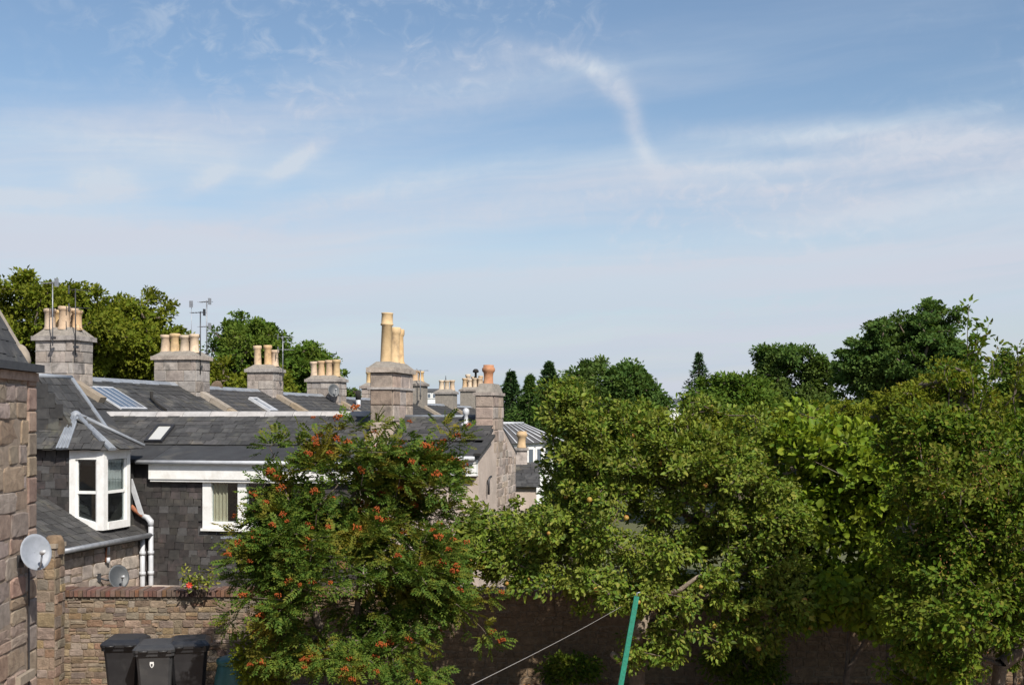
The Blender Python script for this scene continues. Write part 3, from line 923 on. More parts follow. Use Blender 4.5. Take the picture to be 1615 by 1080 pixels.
def end_house():
    V0, VB, VR = 3.07, 6.5, 4.8
    zR, zE = 4.42, 3.68
    UL, UR = 4.9, 6.85
    h = thing('end_cottage', 'end cottage with pink harled gable, short grey slate roof and orange roll topped chimney pot', 'house', T(6, 4, 0))
    vs_ = 3.72; zs_ = zE + .02 + (vs_ - V0 + .22) * .28
    # gable-ended body
    m = MB()
    m.prism([T(UL - .4, V0, 0), T(UL - .4, V0, zE - .04), T(UL - .4, vs_, zs_ - .05), T(UL - .4, VR, zR - .08), T(UL - .4, VB, zE - .02), T(UL - .4, VB, 0)], EV * (UR - UL + .4))
    w = m.build('wall', 'harl', h)
    # stone dressing on the back half of the gable face
    rubble(w, T(UR, V0 + 1.55, 0), DV, UP, EV, VB - V0 - 1.55, zE + .3, .14, .26, .012, 'granite', seed=81, keep=lambda x, y: y < zE - .12 + (VB - V0 - 1.55 - x) * .35)
    MB().box(T(UL - .35, V0 - .16, zE - .35), EV * (UR - UL + .34), DV * .155, UP * .30).build('fascia', 'white_paint', h)
    MB().tube([T(UL - .35, V0 - .24, zE - .02), T(UR - .02, V0 - .24, zE - .02)], .042, 8).build('gutter', 'white_plastic', h)
    MB().box(T(UR - .55, V0 - .20, zE - .34), EV * .05, DV * .03, UP * .28).build('gutter_bracket', 'white_plastic', h)
    kf = .28; vs = 3.72; zs = zE + .02 + (vs - V0 + .22) * kf
    ks = (zR - zs - .03) / (VR - vs)
    body = MB()
    body.prism([T(UL, V0 - .22, zE - .03), T(UL, V0 - .22, zE + .02), T(UL, vs, zs), T(UL, VR, zR - .02), T(UL, VB + .15, zE), T(UL, VB + .15, zE - .05), T(UL, VR, zR - .10), T(UL, vs, zs - .06)], EV * (UR - UL - .005))
    bo = body.build('roof', 'felt', h)
    rv = (DV + UP * ks).normalized(); rn = (-DV * ks + UP).normalized()
    sl = (VR - vs) / DV.dot(rv)
    slates(bo, T(UL, vs, zs + .04) - rv * .05, EV, rv, rn, UR - UL, sl + .03, .26, .165, seed=82, special=[(.04, 'slate_pale')])
    rvf = (DV + UP * kf).normalized(); rnf = (-DV * kf + UP).normalized()
    for i in range(2):
        MB().box(T(UL + i * .85, V0 - .23, zE + .024) + rnf * .006 * i, EV * .845, rvf * .95, rnf * .008).build('felt_sheet', 'felt', bo)
    MB().tube([T(UL, VR, zR + .01), T(UR - .3, VR, zR + .01)], .055, 6).build('ridge', 'lead', bo)
    # verge slab at the gable
    MB().box(T(UR - .03, V0 - .26, zE + .03), EV * .14, rvf * 1.25, rnf * .05).build('verge_slate', 'slate', bo)
    # white ridge ventilator
    q = on_plane(735, 672, T(UL, vs, zs), rn)
    vt = MB()
    vt.lathe([(.15, -.02), (.13, .03), (.045, .08), (.04, .22), (.07, .25), (.065, .33), (.03, .36), (.0, .37)], q, 10)
    vt.build('roof_vent', 'white_plastic', bo)
    # gable chimney
    uc, wu = UR - .19, .36
    va, vb = 4.35, 5.25
    zb, zt = 3.7, 4.86
    st = MB().box(T(uc - wu / 2, va, zb), EV * wu, DV * (vb - va), UP * (zt - zb)).build('chimney', 'mortar_grey', h)
    ashlar(st, T(uc - wu / 2, va, zb), EV, UP, -DV, wu, zt - zb, .25, .40, .5, .02, 'granite', seed=83)
    ashlar(st, T(uc + wu / 2, va, zb), DV, UP, EV, vb - va, zt - zb, .25, .3, .55, .02, 'granite', seed=84)
    MB().box(T(uc - wu / 2 - .04, va - .04, zt), EV * (wu + .08), DV * (vb - va + .08), UP * .06).build('cornice', 'granite_grey', st)
    MB().hexa([T(uc - wu / 2, va, zt + .06), T(uc + wu / 2, va, zt + .06), T(uc + wu / 2, vb, zt + .06), T(uc - wu / 2, vb, zt + .06),
               T(uc - .13, va + .12, zt + .24), T(uc + .13, va + .12, zt + .24), T(uc + .13, vb - .12, zt + .24), T(uc - .13, vb - .12, zt + .24)]).build('mortar_haunch', 'mortar_grey', st)
    pot(st, T(uc, va + .35, zt + .20), .42, .105, 'pot_orange', 2)
    # flue elbow on the gable
    g0 = T(UR, V0 + .62, 3.22)
    MB().tube([g0 - UP * .28 + EV * .05, g0 + EV * .05, g0 + EV * .06 + DV * .06 + UP * .05, g0 + EV * .06 + DV * .18 + UP * .06], .022, 6).build('overflow_pipe', 'metal_dark', h)
    return h
end_house()

# ------------------------------------------------------------------ receding terrace behind


def terrace():
    vs = [5.19, 10.9, 16.4, 21.8, 27.3, 32.8, 38.3, 43.8]
    lab = ['second cottage of the receding terrace with barred rooflight and stack of five pots',
           'third cottage of the receding terrace with narrow stack of three pots',
           'fourth cottage of the receding terrace with row of pots and dark dish on stack',
           'fifth cottage of the receding terrace, roof mostly behind the tall yellow pot',
           'sixth cottage of the receding terrace, stack just right of the tall yellow pot',
           'seventh cottage of the receding terrace, low roof left of the clustered far pots',
           'farthest cottage of the receding terrace with clustered buff pots and a black cowl']
    k = .57
    out = []
    for i in range(7):
        a, b = vs[i], vs[i + 1]
        zr = 5.31 - i * .05
        h = thing('terrace_cottage', lab[i], 'house', T(-3, (a + b) / 2, 0), 'cottages of the receding terrace')
        ze = zr - k * 3.2
        MB().prism([T(-.05, a, 0), T(-.05, a, ze - .02), T(-3.2, a, zr - .06), T(-6.3, a, ze), T(-6.3, a, 0)], DV * (b - a - .01)).build('wall', 'granite_grey', h)
        rv = (-EV + UP * k).normalized(); rn = (EV * k + UP).normalized()
        L = 3.2 / (-EV).dot(rv)
        o = T(.0, a + .02, ze + .0)
        m = MB()
        m.prism([T(.05, a, ze - .05), T(.05, a, ze), T(-3.2, a, zr), T(-6.35, a, ze), T(-6.35, a, ze - .05)], DV * (b - a - .01))
        ro = m.build('roof', 'slate', h)
        slates(ro, o, DV, rv, rn, b - a - .04, L, .30, .22, seed=90 + i, single=(i == 0), limit=280)
        # ridge
        x = a
        while x < b - .6:
            l = min(.62, b - x)
            MB().prism([T(-3.2 + q, x, zr + z) for q, z in ((.13, -.05), (.0, .055), (-.13, -.05), (0, .01))], DV * (l - .015)).build('ridge_tile', 'lead', ro)
            x += l
        # skew coping at the far party wall
        n = 6 if i < 3 else 3
        for q in range(n):
            s0 = .45 + (L - .45) * q / n; s1 = .45 + (L - .45) * (q + 1) / n
            pa = T(-3.2, b - .16, zr) - rv * s0
            MB().box(pa + rn * .01, -rv * (s1 - s0 - .01), DV * .32, rn * (.13 + .01 * (q % 2))).build('skew_coping', 'sandstone', h)
        wu = [1.2, .85, 1.18, .9, 1.0, .9, 1.2][i]
        if wu > 1:
            pots = [(-.42, -.12), (-.14, -.12), (.14, -.12), (.42, -.12), (.25, .18)]
        elif i == 1:
            pots = [(-.20, -.1, .62, .12), (.14, -.1, .68, .12), (.27, .12, .5, .12)]
        else:
            pots = [(-.22, -.1), (.06, -.1), (.28, .1)]
        if i == 6:
            pots += [(-.3, .2, .75, .13), (.0, .22, .6, .13), (.38, .2, .7, .12)]
        zt = [6.06, 5.94, 5.80, 5.7, 5.95, 5.7, 5.95][i]
        st = chimney(h, -3.2, b, zr - .5, zt, wu, .8, pots, 'granite_grey', 110 + i, .14, .26, .5 if i != 2 else .58, .13, single=(i < 4))
        if i == 6:
            MB().lathe([(.06, 0), (.06, .3), (.15, .32), (.17, .4), (.1, .5), (.0, .52)], T(-3.05, b + .05, zt + .6), 8).build('cowl', 'soot', st)
        out.append((h, ro, zr, rv, rn))
    # barred rooflight on the second cottage
    h, ro, zr, rv, rn = out[0]
    Pp = T(-3.2, 6, zr) + rn * .03
    c = [on_plane(px, py, Pp, rn) for px, py in ((191, 646), (231, 646), (191, 613), (151, 611))]
    o = c[0]; w = (c[1] - c[0]).dot(DV); L = (c[3] - c[0]).dot(rv)
    m = MB()
    m.box(o, DV * w, rv * .06, rn * .04); m.box(o + rv * (L - .06), DV * w, rv * .06, rn * .04)
    nb = 5
    for i in range(nb):
        m.box(o + rv * .06 + DV * ((w - .06) * i / (nb - 1)), DV * (.085 if i in (0, nb - 1) else .06), rv * (L - .12), rn * .035)
    sk = m.build('rooflight', 'white_plastic', ro)
    for i in range(nb - 1):
        MB().box(o + rv * .06 + DV * ((w - .06) * i / (nb - 1) + .06) + rn * .025, DV * ((w - .06) / (nb - 1) - .03), rv * (L - .12), rn * .01).build('pane', 'roof_glass', sk)
    # black vent pipe lying up the slope
    q = [on_plane(px, py, Pp + rn * .06, rn) for px, py in ((262, 647), (247, 636), (239, 628))]
    MB().tube(q + [q[2] + UP * .16], [.035, .035, .035, .045], 8).build('vent_pipe', 'soot', ro)
    # rooflight on the third cottage
    h, ro, zr, rv, rn = out[1]
    Pp = T(-3.2, 12, zr) + rn * .03
    c = [on_plane(px, py, Pp, rn) for px, py in ((425, 650), (437, 650), (408, 630))]
    o = c[0]; w = max(.5, (c[1] - c[0]).dot(DV)); L = (c[2] - c[0]).dot(rv)
    m = MB()
    m.box(o, DV * w, rv * .08, rn * .08); m.box(o + rv * (L - .08), DV * w, rv * .08, rn * .08)
    m.box(o + rv * .08, DV * .1, rv * (L - .16), rn * .078); m.box(o + rv * .08 + DV * (w - .1), DV * .1, rv * (L - .16), rn * .078)
    sk = m.build('rooflight', 'white_plastic', ro)
    MB().box(o + rv * .08 + DV * .1 + rn * .03, DV * (w - .2), rv * (L - .16), rn * .01).build('pane', 'roof_glass', sk)
    # flue on the fourth/fifth
    h, ro, zr, rv, rn = out[3]
    q = on_plane(565, 642, T(-3.2, 24, zr), rn)
    MB().tube([q - UP * .1, q + UP * .28], .09, 8).build('flue_base', 'white_plastic', ro)
    MB().tube([q + UP * .28, q + UP * .62], .10, 8).build('flue_cowl', 'soot', ro)
terrace()

# ------------------------------------------------------------------ garden wall, pier, boundary details


def garden_wall():
    D = 20.0; zt = 1.46
    x0, x1 = (84 - CX) / F * D, 9.0
    h = thing('garden_wall', 'long rubble garden wall with red brick coping behind bins and trees', 'wall', (0, D, 0))
    w = MB().box((x0, D, 0), Vector((x1 - x0, 0, 0)), Vector((0, .4, 0)), UP * zt).build('wall_core', 'mortar', h)
    rubble(w, Vector((x0, D, 0)), Vector((1, 0, 0)), UP, Vector((0, -1, 0)), 3.6, zt, .07, .16, .02, 'granite_tan', seed=131, limit=300)
    rubble(w, Vector((x0 + 3.6, D, 0)), Vector((1, 0, 0)), UP, Vector((0, -1, 0)), x1 - x0 - 3.6, zt, .08, .17, .02, 'granite_tan', seed=132, limit=0)
    # brick-on-edge coping
    rr = random.Random(8); x = x0 - .02; n = 0; rest = MB()
    while x < x1:
        L = rr.uniform(.068, .085)
        a = (Vector((x, D - .05 - rr.uniform(0, .02), zt - .005)), Vector((L - .012, 0, 0)), Vector((0, .48, 0)), UP * rr.uniform(.095, .115))
        if n < 60: place('slate', 'coping_brick', 'brick', w, *a)
        else: rest.box(*a)
        n += 1; x += L
    rest.build('coping_bricks', 'brick', w, kind='stuff')
garden_wall()


def pier():
    D = 19.5
    x0, x1 = (58 - CX) / F * D, (86 - CX) / F * D
    h = thing('stone_pier', 'tall tan stone pier with rounded cap between the left house and garden wall', 'pier', ((x0 + x1) / 2, D + .2, 0))
    zt = 2.30
    w = MB().box((x0, D, 0), Vector((x1 - x0, 0, 0)), Vector((0, .42, 0)), UP * zt).build('shaft', 'mortar', h)
    rubble(w, Vector((x0, D, 0)), Vector((1, 0, 0)), UP, Vector((0, -1, 0)), x1 - x0, zt, .14, .26, .018, 'granite_tan', seed=141)
    rubble(w, Vector((x1, D, 0)), Vector((0, 1, 0)), UP, Vector((1, 0, 0)), .42, zt, .14, .26, .018, 'granite_tan', seed=142)
    c = P(86, 868, D + .2)
    MB().lathe([(.15, -.05), (.165, .04), (.16, .14), (.13, .22), (.10, .25), (.0, .26)], c, 9).build('cap_stone', 'granite_tan', h)
    MB().box((x0 - .02, D - .03, zt), Vector((x1 - x0 + .05, 0, 0)), Vector((0, .47, 0)), UP * .07).build('coping', 'sandstone', h)
pier()


def dish(name, label, c, look, r, mat, mount, aspect=1.15):
    """satellite dish centred at c, facing 'look', on an arm to 'mount'"""
    look = look.normalized()
    X = look.cross(UP).normalized(); Y = X.cross(look).normalized()
    h = thing(name, label, 'satellite dish', mount)
    prof = []
    for i in range(7):
        q = i / 6
        prof.append((r * max(q, .02), r * .22 * q * q))
    m = MB()
    m.lathe(prof + [(r * 1.02, r * .22 - .004), (r * .98, r * .22 - .014)] + [(p[0], p[1] - .014) for p in prof[::-1][1:]], c, 22, (X, Y * aspect, look))
    m.build('reflector', mat, h)
    f = c + look * (r * 1.35) - Y * (r * .25)
    MB().tube([c - Y * r * aspect * .95 + look * (r * .1), c - Y * r * 1.05 + look * (r * .7), f - look * .03], .011, 6).build('feed_arm', 'metal_grey', h)
    MB().lathe([(.0, -.05), (.022, -.05), (.025, .0), (.032, .03), (.028, .05), (.0, .052)], f, 10, (X, Y, -look)).build('feed_horn', 'white_plastic', h)
    MB().tube([c - look * .01, c - look * .09, (c - look * .12 + mount) / 2 - UP * .04, mount], .018, 6).build('mount_arm', 'metal_dark', h)
    MB().box(mount - UP * .08 - X * .04 - look * .01, X * .08, look * .02, UP * .16).build('wall_plate', 'metal_dark', h)


c = P(55, 871, 15.2)
dish('satellite_dish', 'pale grey oval satellite dish on the corner of the tall left house', c, Vector((.66, -.72, .28)),   .195, 'dish_grey', K - gd * .72 + gn * .06 + UP * (c.z - .12), 1.18)
c = P(175, 912, 22.2)
cz = c.z
mt = T(.03, 1.35, cz)
dish('satellite_dish', 'dark grey satellite dish on the stone wall of the dormer cottage', T(.34, 1.5, cz), Vector((.55, -.75, .30)), .19, 'dish_dark', mt, 1.2)
c = T(-2.55, 21.6, 5.38)
dish('satellite_dish', 'small dark satellite dish against the fourth chimney stack of the terrace', T(-2.7, 21.15, 5.38), Vector((.4, -.85, .3)), .20, 'dish_dark', T(-2.62, 21.38, 5.3), 1.2)
dish('satellite_dish', 'brownish dish behind the second stack rising over the ridge', P(342, 613, 34.5), Vector((-.5, .7, .3)), .19, 'granite_tan', P(338, 622, 34.7), 1.2)


def rainpipes():
    h = thing('downpipes', 'white plastic downpipes with rusty red branch in the corner beside slate hung wall', 'downpipe', T(.2, 2.95, 0))
    m = MB()
    for (u, v, zt) in ((.09, 2.84, 2.05), (.20, 2.97, 2.30)):
        MB().tube([T(u, v, .3), T(u, v, zt)], .05, 8).build('pipe', 'white_plastic', h)
        for z in (.9, 1.35, 1.75):
            MB().tube([T(u, v, z - .035), T(u, v, z + .035)], .064, 8).build('pipe_collar', 'white_plastic', h)
    MB().tube([T(.20, 2.97, 2.28), T(.20, 2.97, 2.36), T(.12, 2.98, 2.44), T(.02, 2.98, 2.47)], [.06, .065, .06, .05], 8).build('pipe_elbow', 'white_plastic', h)
    MB().tube([T(.04, 2.98, 2.46), T(-.16, 2.97, 2.60), T(-.36, 2.96, 2.76)], .05, 8).build('branch_pipe', 'rust_pipe', h)
    MB().tube([T(-.36, 2.96, 2.75), T(-.40, 2.96, 2.86), T(-.36, 2.95, 2.95)], .06, 8).build('pipe_head', 'sandstone', h)
    MB().box(T(-.34, 2.93, 3.35), EV * .09, DV * .05, (EV * .30 - UP * .85)).build('flashing_board', 'white_plastic', h)
    h2 = thing('overflow_pipe', 'short white overflow pipe under the cottage gutter above dark dish', 'pipe', T(.05, 1.65, 1.95))
    MB().tube([T(.06, 1.62, 2.05), T(.06, 1.62, 1.86)], .035, 8).build('pipe', 'white_plastic', h2)
    MB().tube([T(.06, 1.62, 1.80), T(.06, 1.62, 1.70)], .04, 8).build('pipe_end', 'white_plastic', h2)
    MB().tube([T(.055, 1.60, 2.05), T(.055, 1.56, 1.88), T(.055, 1.55, 1.72)], .014, 6).build('rusty_strap', 'rust_pipe', h2)
rainpipes()


def aerial(label, base, top, boom=.5, n=6, double=None, ang=0.0, mat='metal_grey', r=.018):
    r *= .72
    h = thing('tv_aerial', label, 'aerial', base)
    MB().tube([base, top], r, 6).build('mast', mat, h)
    ax = Vector((math.cos(ang), math.sin(ang), 0)); cr = Vector((-ax.y, ax.x, 0))
    for k, dz in enumerate([0.03] + ([double] if double else [])):
        o = top - UP * dz
        m = MB()
        m.tube([o - ax * boom * .3, o + ax * boom * .7], r * .6, 5)
        m.build('boom', mat, h)
        for i in range(n):
            q = o + ax * boom * (-.28 + .96 * i / (n - 1)); l = boom * (.30 - .10 * i / n)
            MB().tube([q - cr * l, q + cr * l], r * .38, 4).build('element', mat, h)
        MB().box(o - ax * (boom * .32) - cr * .05 - UP * .09, ax * .015, cr * .1, UP * .18).build('reflector', mat, h)
    MB().box(base + (top - base) * .12 - Vector((.04, .03, .02)), Vector((.08, 0, 0)), Vector((0, .12, 0)), UP * .05).build('clamp', 'metal_dark', h)


aerial('thin mast aerial left of the leftmost chimney pots', P(83, 545, 26.2), P(83, 444, 26.2), .42, 5, None, 2.6)
aerial('taller two tier aerial at the right side of the leftmost stack', P(119, 560, 26.3), P(119, 455, 26.3), .45, 7, .42, .5, 'metal_dark')
aerial('dark mast aerial in front of the stack of five pots', P(316, 590, 32.0), P(316, 491, 32.0), .4, 5, None, 2.8, 'metal_dark', .022)
aerial('tallest grey mast aerial right of the stack of five pots', P(326, 570, 33.6), P(326, 474, 33.6), .42, 5, .72, 2.5, 'metal_grey', .024)
aerial('thin rod aerial above the stack of five pots', P(302, 560, 33.2), P(302, 478, 33.2), .14, 2, None, 1.5, 'metal_grey', .010)
aerial('looped aerial on the stack of three pots', P(446, 600, 37.5), P(446, 530, 37.5), .5, 7, .42, .3, 'metal_grey', .022)
aerial('small far aerial right of the tall yellow pot', P(663, 630, 53), P(663, 583, 53), .5, 4, None, .2, 'metal_grey', .03)

# ------------------------------------------------------------------ far buildings


def block_house(name, label, cat, px0, px1, py_top, D, wmat, rmat, depth=7, roof=.0, wins=()):
    a = (px0 - CX) / F * D; b = (px1 - CX) / F * D; zt = CAMZ + (HY - py_top) / F * D
    h = thing(name, label, cat, ((a + b) / 2, D, 0))
    w = MB().box((a, D, 0), Vector((b - a, 0, 0)), Vector((0, depth, 0)), UP * (zt - roof)).build('wall', wmat, h)
    if roof > 0:
        MB().prism([(a - .2, D - .25, zt - roof + .003), (a - .2, D + depth / 2, zt), (a - .2, D + depth + .25, zt - roof + .003)], Vector((b - a + .4, 0, 0))).build('roof', rmat, h)
    else:
        MB().box((a - .15, D - .15, zt + .003), Vector((b - a + .3, 0, 0)), Vector((0, depth + .3, 0)), UP * .25).build('roof', rmat, h)
    for (x0, x1, y0, y1) in wins:
        wa = P(x0, y1, D); wb = P(x1, y0, D)
        f = MB().box((wa.x - .08, D - .06, wa.z - .08), Vector((wb.x - wa.x + .16, 0, 0)), Vector((0, .05, 0)), UP * (wb.z - wa.z + .16)).build('window', 'far_white', h)
        MB().box((wa.x, D - .08, wa.z), Vector((wb.x - wa.x, 0, 0)), Vector((0, .018, 0)), UP * (wb.z - wa.z)).build('pane', 'roof_glass', f)
    return h


block_house('white_house', 'small far white house with dark flat roof right of the tall pot', 'house', 664, 692, 618, 95, 'far_white', 'far_slate', 8, 0, [(668, 671, 621, 626), (675, 679, 621, 627), (683, 687, 621, 627)])
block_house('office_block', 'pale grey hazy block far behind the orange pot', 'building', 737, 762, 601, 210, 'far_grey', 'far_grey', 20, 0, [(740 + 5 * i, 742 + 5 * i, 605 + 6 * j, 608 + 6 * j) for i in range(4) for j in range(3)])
hs = block_house('gabled_house', 'far slate roofed house in the gap left of the pointed spruce', 'house', 1052, 1084, 628, 150, 'far_white', 'far_slate', 9, 1.0, [(1057, 1059, 638, 642), (1068, 1070, 638, 642)])
hs2 = block_house('gabled_house', 'far slate roofed house seen between the clustered pots and the orange pot', 'house', 690, 742, 636, 80, 'granite_grey', 'far_slate', 8, 1.2, [(698, 701, 650, 655), (712, 715, 650, 655)])


def spire():
    c = P(703, 660, 240); h = thing('church_spire', 'thin dark far spire left of the clustered pots', 'spire', (c.x, c.y, 0))
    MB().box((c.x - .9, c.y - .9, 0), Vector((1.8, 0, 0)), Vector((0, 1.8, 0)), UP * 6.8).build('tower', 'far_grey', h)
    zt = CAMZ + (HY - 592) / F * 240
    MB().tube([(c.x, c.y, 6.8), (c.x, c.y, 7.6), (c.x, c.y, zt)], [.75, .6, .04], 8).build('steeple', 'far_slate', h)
spire()


def sunroom():
    D = 38.0
    o = P(798, 735, D); h = thing('white_sunroom', 'white timber glazed house with ribbed grey hipped roof beyond the harled gable', 'house', (o.x, D, 0))
    A = Vector((.60, .80, 0)); B = Vector((-.80, .60, 0))     # A: long glazed side running back to the right
    zt = CAMZ + (HY - 700) / F * D; z0 = 0
    La, Lb = 2.9, 2.0
    O = Vector((P(800, 700, D).x, D, 0))
    w = MB().box(O, A * La, B * Lb, UP * zt).build('wall', 'far_white', h)
    N = Vector((A.y, -A.x, 0))
    zz = zt - .95
    for i in range(6):
        x = .12 + i * .46
        f = MB().box(O + A * x + N * .004 + UP * zz, A * .36, N * .03, UP * .85).build('window', 'white_paint', h)
        MB().box(O + A * (x + .07) + N * .035 + UP * (zz + .08), A * .22, N * .01, UP * .68).build('pane', 'roof_glass', f)
    N2 = -A
    for i in range(3):
        x = .1 + i * .6
        f = MB().box(O + B * x + N2 * .004 + UP * zz, B * .5, N2 * .03, UP * .85).build('window', 'white_paint', h)
        MB().box(O + B * (x + .07) + N2 * .035 + UP * (zz + .08), B * .36, N2 * .01, UP * .68).build('pane', 'roof_glass', f)
    e = .15
    c = [O - A * e - B * e, O + A * (La + e) - B * e, O + A * (La + e) + B * (Lb + e), O - A * e + B * (Lb + e)]
    c = [q + UP * (zt + .01) for q in c]
    zr = zt + .62
    r0 = O + A * .7 + B * Lb / 2 + UP * zr; r1 = O + A * (La - .7) + B * Lb / 2 + UP * zr
    ro = MB().add(c + [r0, r1], [(0, 1, 5, 4), (1, 2, 5), (2, 3, 4, 5), (3, 0, 4), (3, 2, 1, 0)]).build('roof', 'slate_pale', h)
    for i in range(8):
        t = i / 7
        p = c[0].lerp(c[1], t); q = r0.lerp(r1, t)
        MB().tube([p + UP * .02, q + UP * .02], .022, 5).build('lead_roll', 'white_plastic', ro)
    MB().tube([r0 + UP * .03, r1 + UP * .03], .05, 6).build('ridge', 'white_plastic', ro)
sunroom()


def outhouse():
    D = 31.0
    h = thing('slate_outhouse', 'low slate outhouse with small buff pot right of the harled gable', 'outhouse', (P(830, 760, D).x, D, 0))
    a, b = P(800, 768, D), P(846, 768, D)
    W = b.x - a.x
    MB().box((a.x, D, 0), Vector((W, 0, 0)), Vector((0, 2.4, 0)), UP * a.z).build('wall', 'harl', h)
    V = Vector((0, 1.2, .55)); Vn = V.normalized(); N = Vector((0, -Vn.z, Vn.y))
    ro = MB().prism([(a.x - .1, D - .12, a.z + .0), (a.x - .1, D + 1.2, a.z + .55), (a.x - .1, D + 2.5, a.z + .02)], Vector((W + .2, 0, 0))).build('roof', 'slate', h)
    slates(ro, Vector((a.x - .1, D - .12, a.z + .0)), Vector((1, 0, 0)), Vn, N, W + .2, 1.35, .27, .2, seed=77)
    c = Vector((P(823, 0, D).x, D + 1.2, 0))
    zt = CAMZ + (HY - 712) / F * D
    st = MB().box((c.x - .15, c.y - .2, a.z), Vector((.30, 0, 0)), Vector((0, .4, 0)), UP * (zt - a.z)).build('chimney', 'granite', h)
    MB().box((c.x - .19, c.y - .24, zt), Vector((.38, 0, 0)), Vector((0, .48, 0)), UP * .07).build('cornice', 'granite_grey', st)
    pot(st, Vector((c.x, c.y, zt + .07)), .42, .12, 'pot', 2)
outhouse()

# ------------------------------------------------------------------ bins, compost bin, pole, line


def bin_(label, x, y, rot, mat, crest=False, dh=0.0, group='wheeled bins in front of the garden wall'):
    h = thing('wheelie_bin', label, 'bin', (x, y, 0), group)
    c, s = math.cos(R(rot)), math.sin(R(rot))
    X = Vector((c, s, 0)); Y = Vector((-s, c, 0)); O = Vector((x, y, 0))
    def L(a, b, z): return O + X * a + Y * b + UP * z
    m = MB()
    H = .98 + dh
    lv = [(.08, .20, -.22, .22), (.30, .215, -.235, .27), (.80, .25, -.285, .32), (H - .06, .262, -.305, .335), (H - .055, .288, -.33, .355), (H, .29, -.335, .36)]
    vs = []; fs = []
    for (z, hw, f, b) in lv:
        cc = .04
        ring = [(-hw + cc, f), (hw - cc, f), (hw, f + cc), (hw, b - cc), (hw - cc, b), (-hw + cc, b), (-hw, b - cc), (-hw, f + cc)]
        vs += [L(p, q, z) for p, q in ring]
    n = 8
    for i in range(len(lv) - 1):
        fs += [(i * n + k, i * n + (k + 1) % n, (i + 1) * n + (k + 1) % n, (i + 1) * n + k) for k in range(n)]
    fs.append(tuple(range(n - 1, -1, -1)))
    m.add(vs, fs)
    m.build('body', mat, h)
    lid = MB()
    ll = [(H + .002, .300, -.36, .37), (H + .04, .302, -.365, .375), (H + .065, .285, -.33, .36), (H + .10, .23, -.24, .30)]
    vs = []; fs = []
    for (z, hw, f, b) in ll:
        cc = .05
        vs += [L(p, q, z) for p, q in [(-hw + cc, f), (hw - cc, f), (hw, f + cc), (hw, b - cc), (hw - cc, b), (-hw + cc, b), (-hw, b - cc), (-hw, f + cc)]]
    for i in range(len(ll) - 1):
        fs += [(i * n + k, i * n + (k + 1) % n, (i + 1) * n + (k + 1) % n, (i + 1) * n + k) for k in range(n)]
    fs.append(tuple(range((len(ll) - 1) * n, len(ll) * n))); fs.append(tuple(range(n - 1, -1, -1)))
    lid.add(vs, fs)
    lo = lid.build('lid', mat, h)
    for q in (-.14, .14):
        MB().tube([L(q - .06, -.36, H + .025), L(q - .05, -.40, H + .03), L(q + .05, -.40, H + .03), L(q + .06, -.36, H + .025)], .012, 6).build('lid_handle', mat, lo)
    MB().tube([L(-.24, .40, H - .02), L(.24, .40, H - .02)], .018, 8).build('rear_handle', mat, h)
    for q in (-.25, .21):
        MB().lathe([(.0, 0), (.06, 0), (.10, .01), (.10, .04), (.06, .05), (.0, .05)], L(q, .25, .10), 14, (Y, UP, X)).build('wheel', 'soot', h)
    if crest:
        p = [(-.028, .04), (.028, .04), (.03, -.005), (.018, -.035), (0, -.05), (-.018, -.035), (-.03, -.005)]
        zc = .80
        fy = lambda z: -.285 - (z - .80) * .13 - .004
        MB().prism([L(a - .03, fy(zc + b), zc + b) for a, b in p], -Y * .004).build('crest', 'crest', h)
        MB().prism([L(a * .45 - .03, fy(zc + b * .5) - .0045, zc - .008 + b * .5) for a, b in p], -Y * .003).build('crest_mark', 'dark_grey_plastic', h)
    return h


def xat(px, D): return (px - CX) / F * D
bin_('leftmost black wheelie bin, mostly hidden behind the grey one', xat(200, 18.4), 18.35, 4, 'black_plastic')
bin_('middle dark grey wheelie bin with white crest on its front', xat(246, 17.9), 17.95, 8, 'dark_grey_plastic', True)
bin_('rightmost black wheelie bin, next to the green compost bin', xat(298, 18.1), 18.15, 12, 'black_plastic', False, .02)


def compost():
    c = Vector((xat(372, 17.8), 17.8, 0))
    h = thing('compost_bin', 'green conical plastic compost bin beside the rowan at the foot of the wall', 'compost bin', c)
    MB().lathe([(.38, 0), (.37, .03), (.355, .2), (.345, .22), (.30, .62), (.29, .64), (.26, .80), (.25, .81)], c, 22).build('body', 'teal_plastic', h)
    MB().lathe([(.28, .80), (.285, .84), (.27, .87), (.16, .90), (.06, .905), (.05, .94), (.0, .945)], c, 22).build('lid', 'teal_plastic', h)
    MB().box(c + Vector((-.12, -.385, .06)), Vector((.24, 0, 0)), Vector((0, .06, .0)), UP * .3).build('hatch', 'teal_plastic', h)
compost()


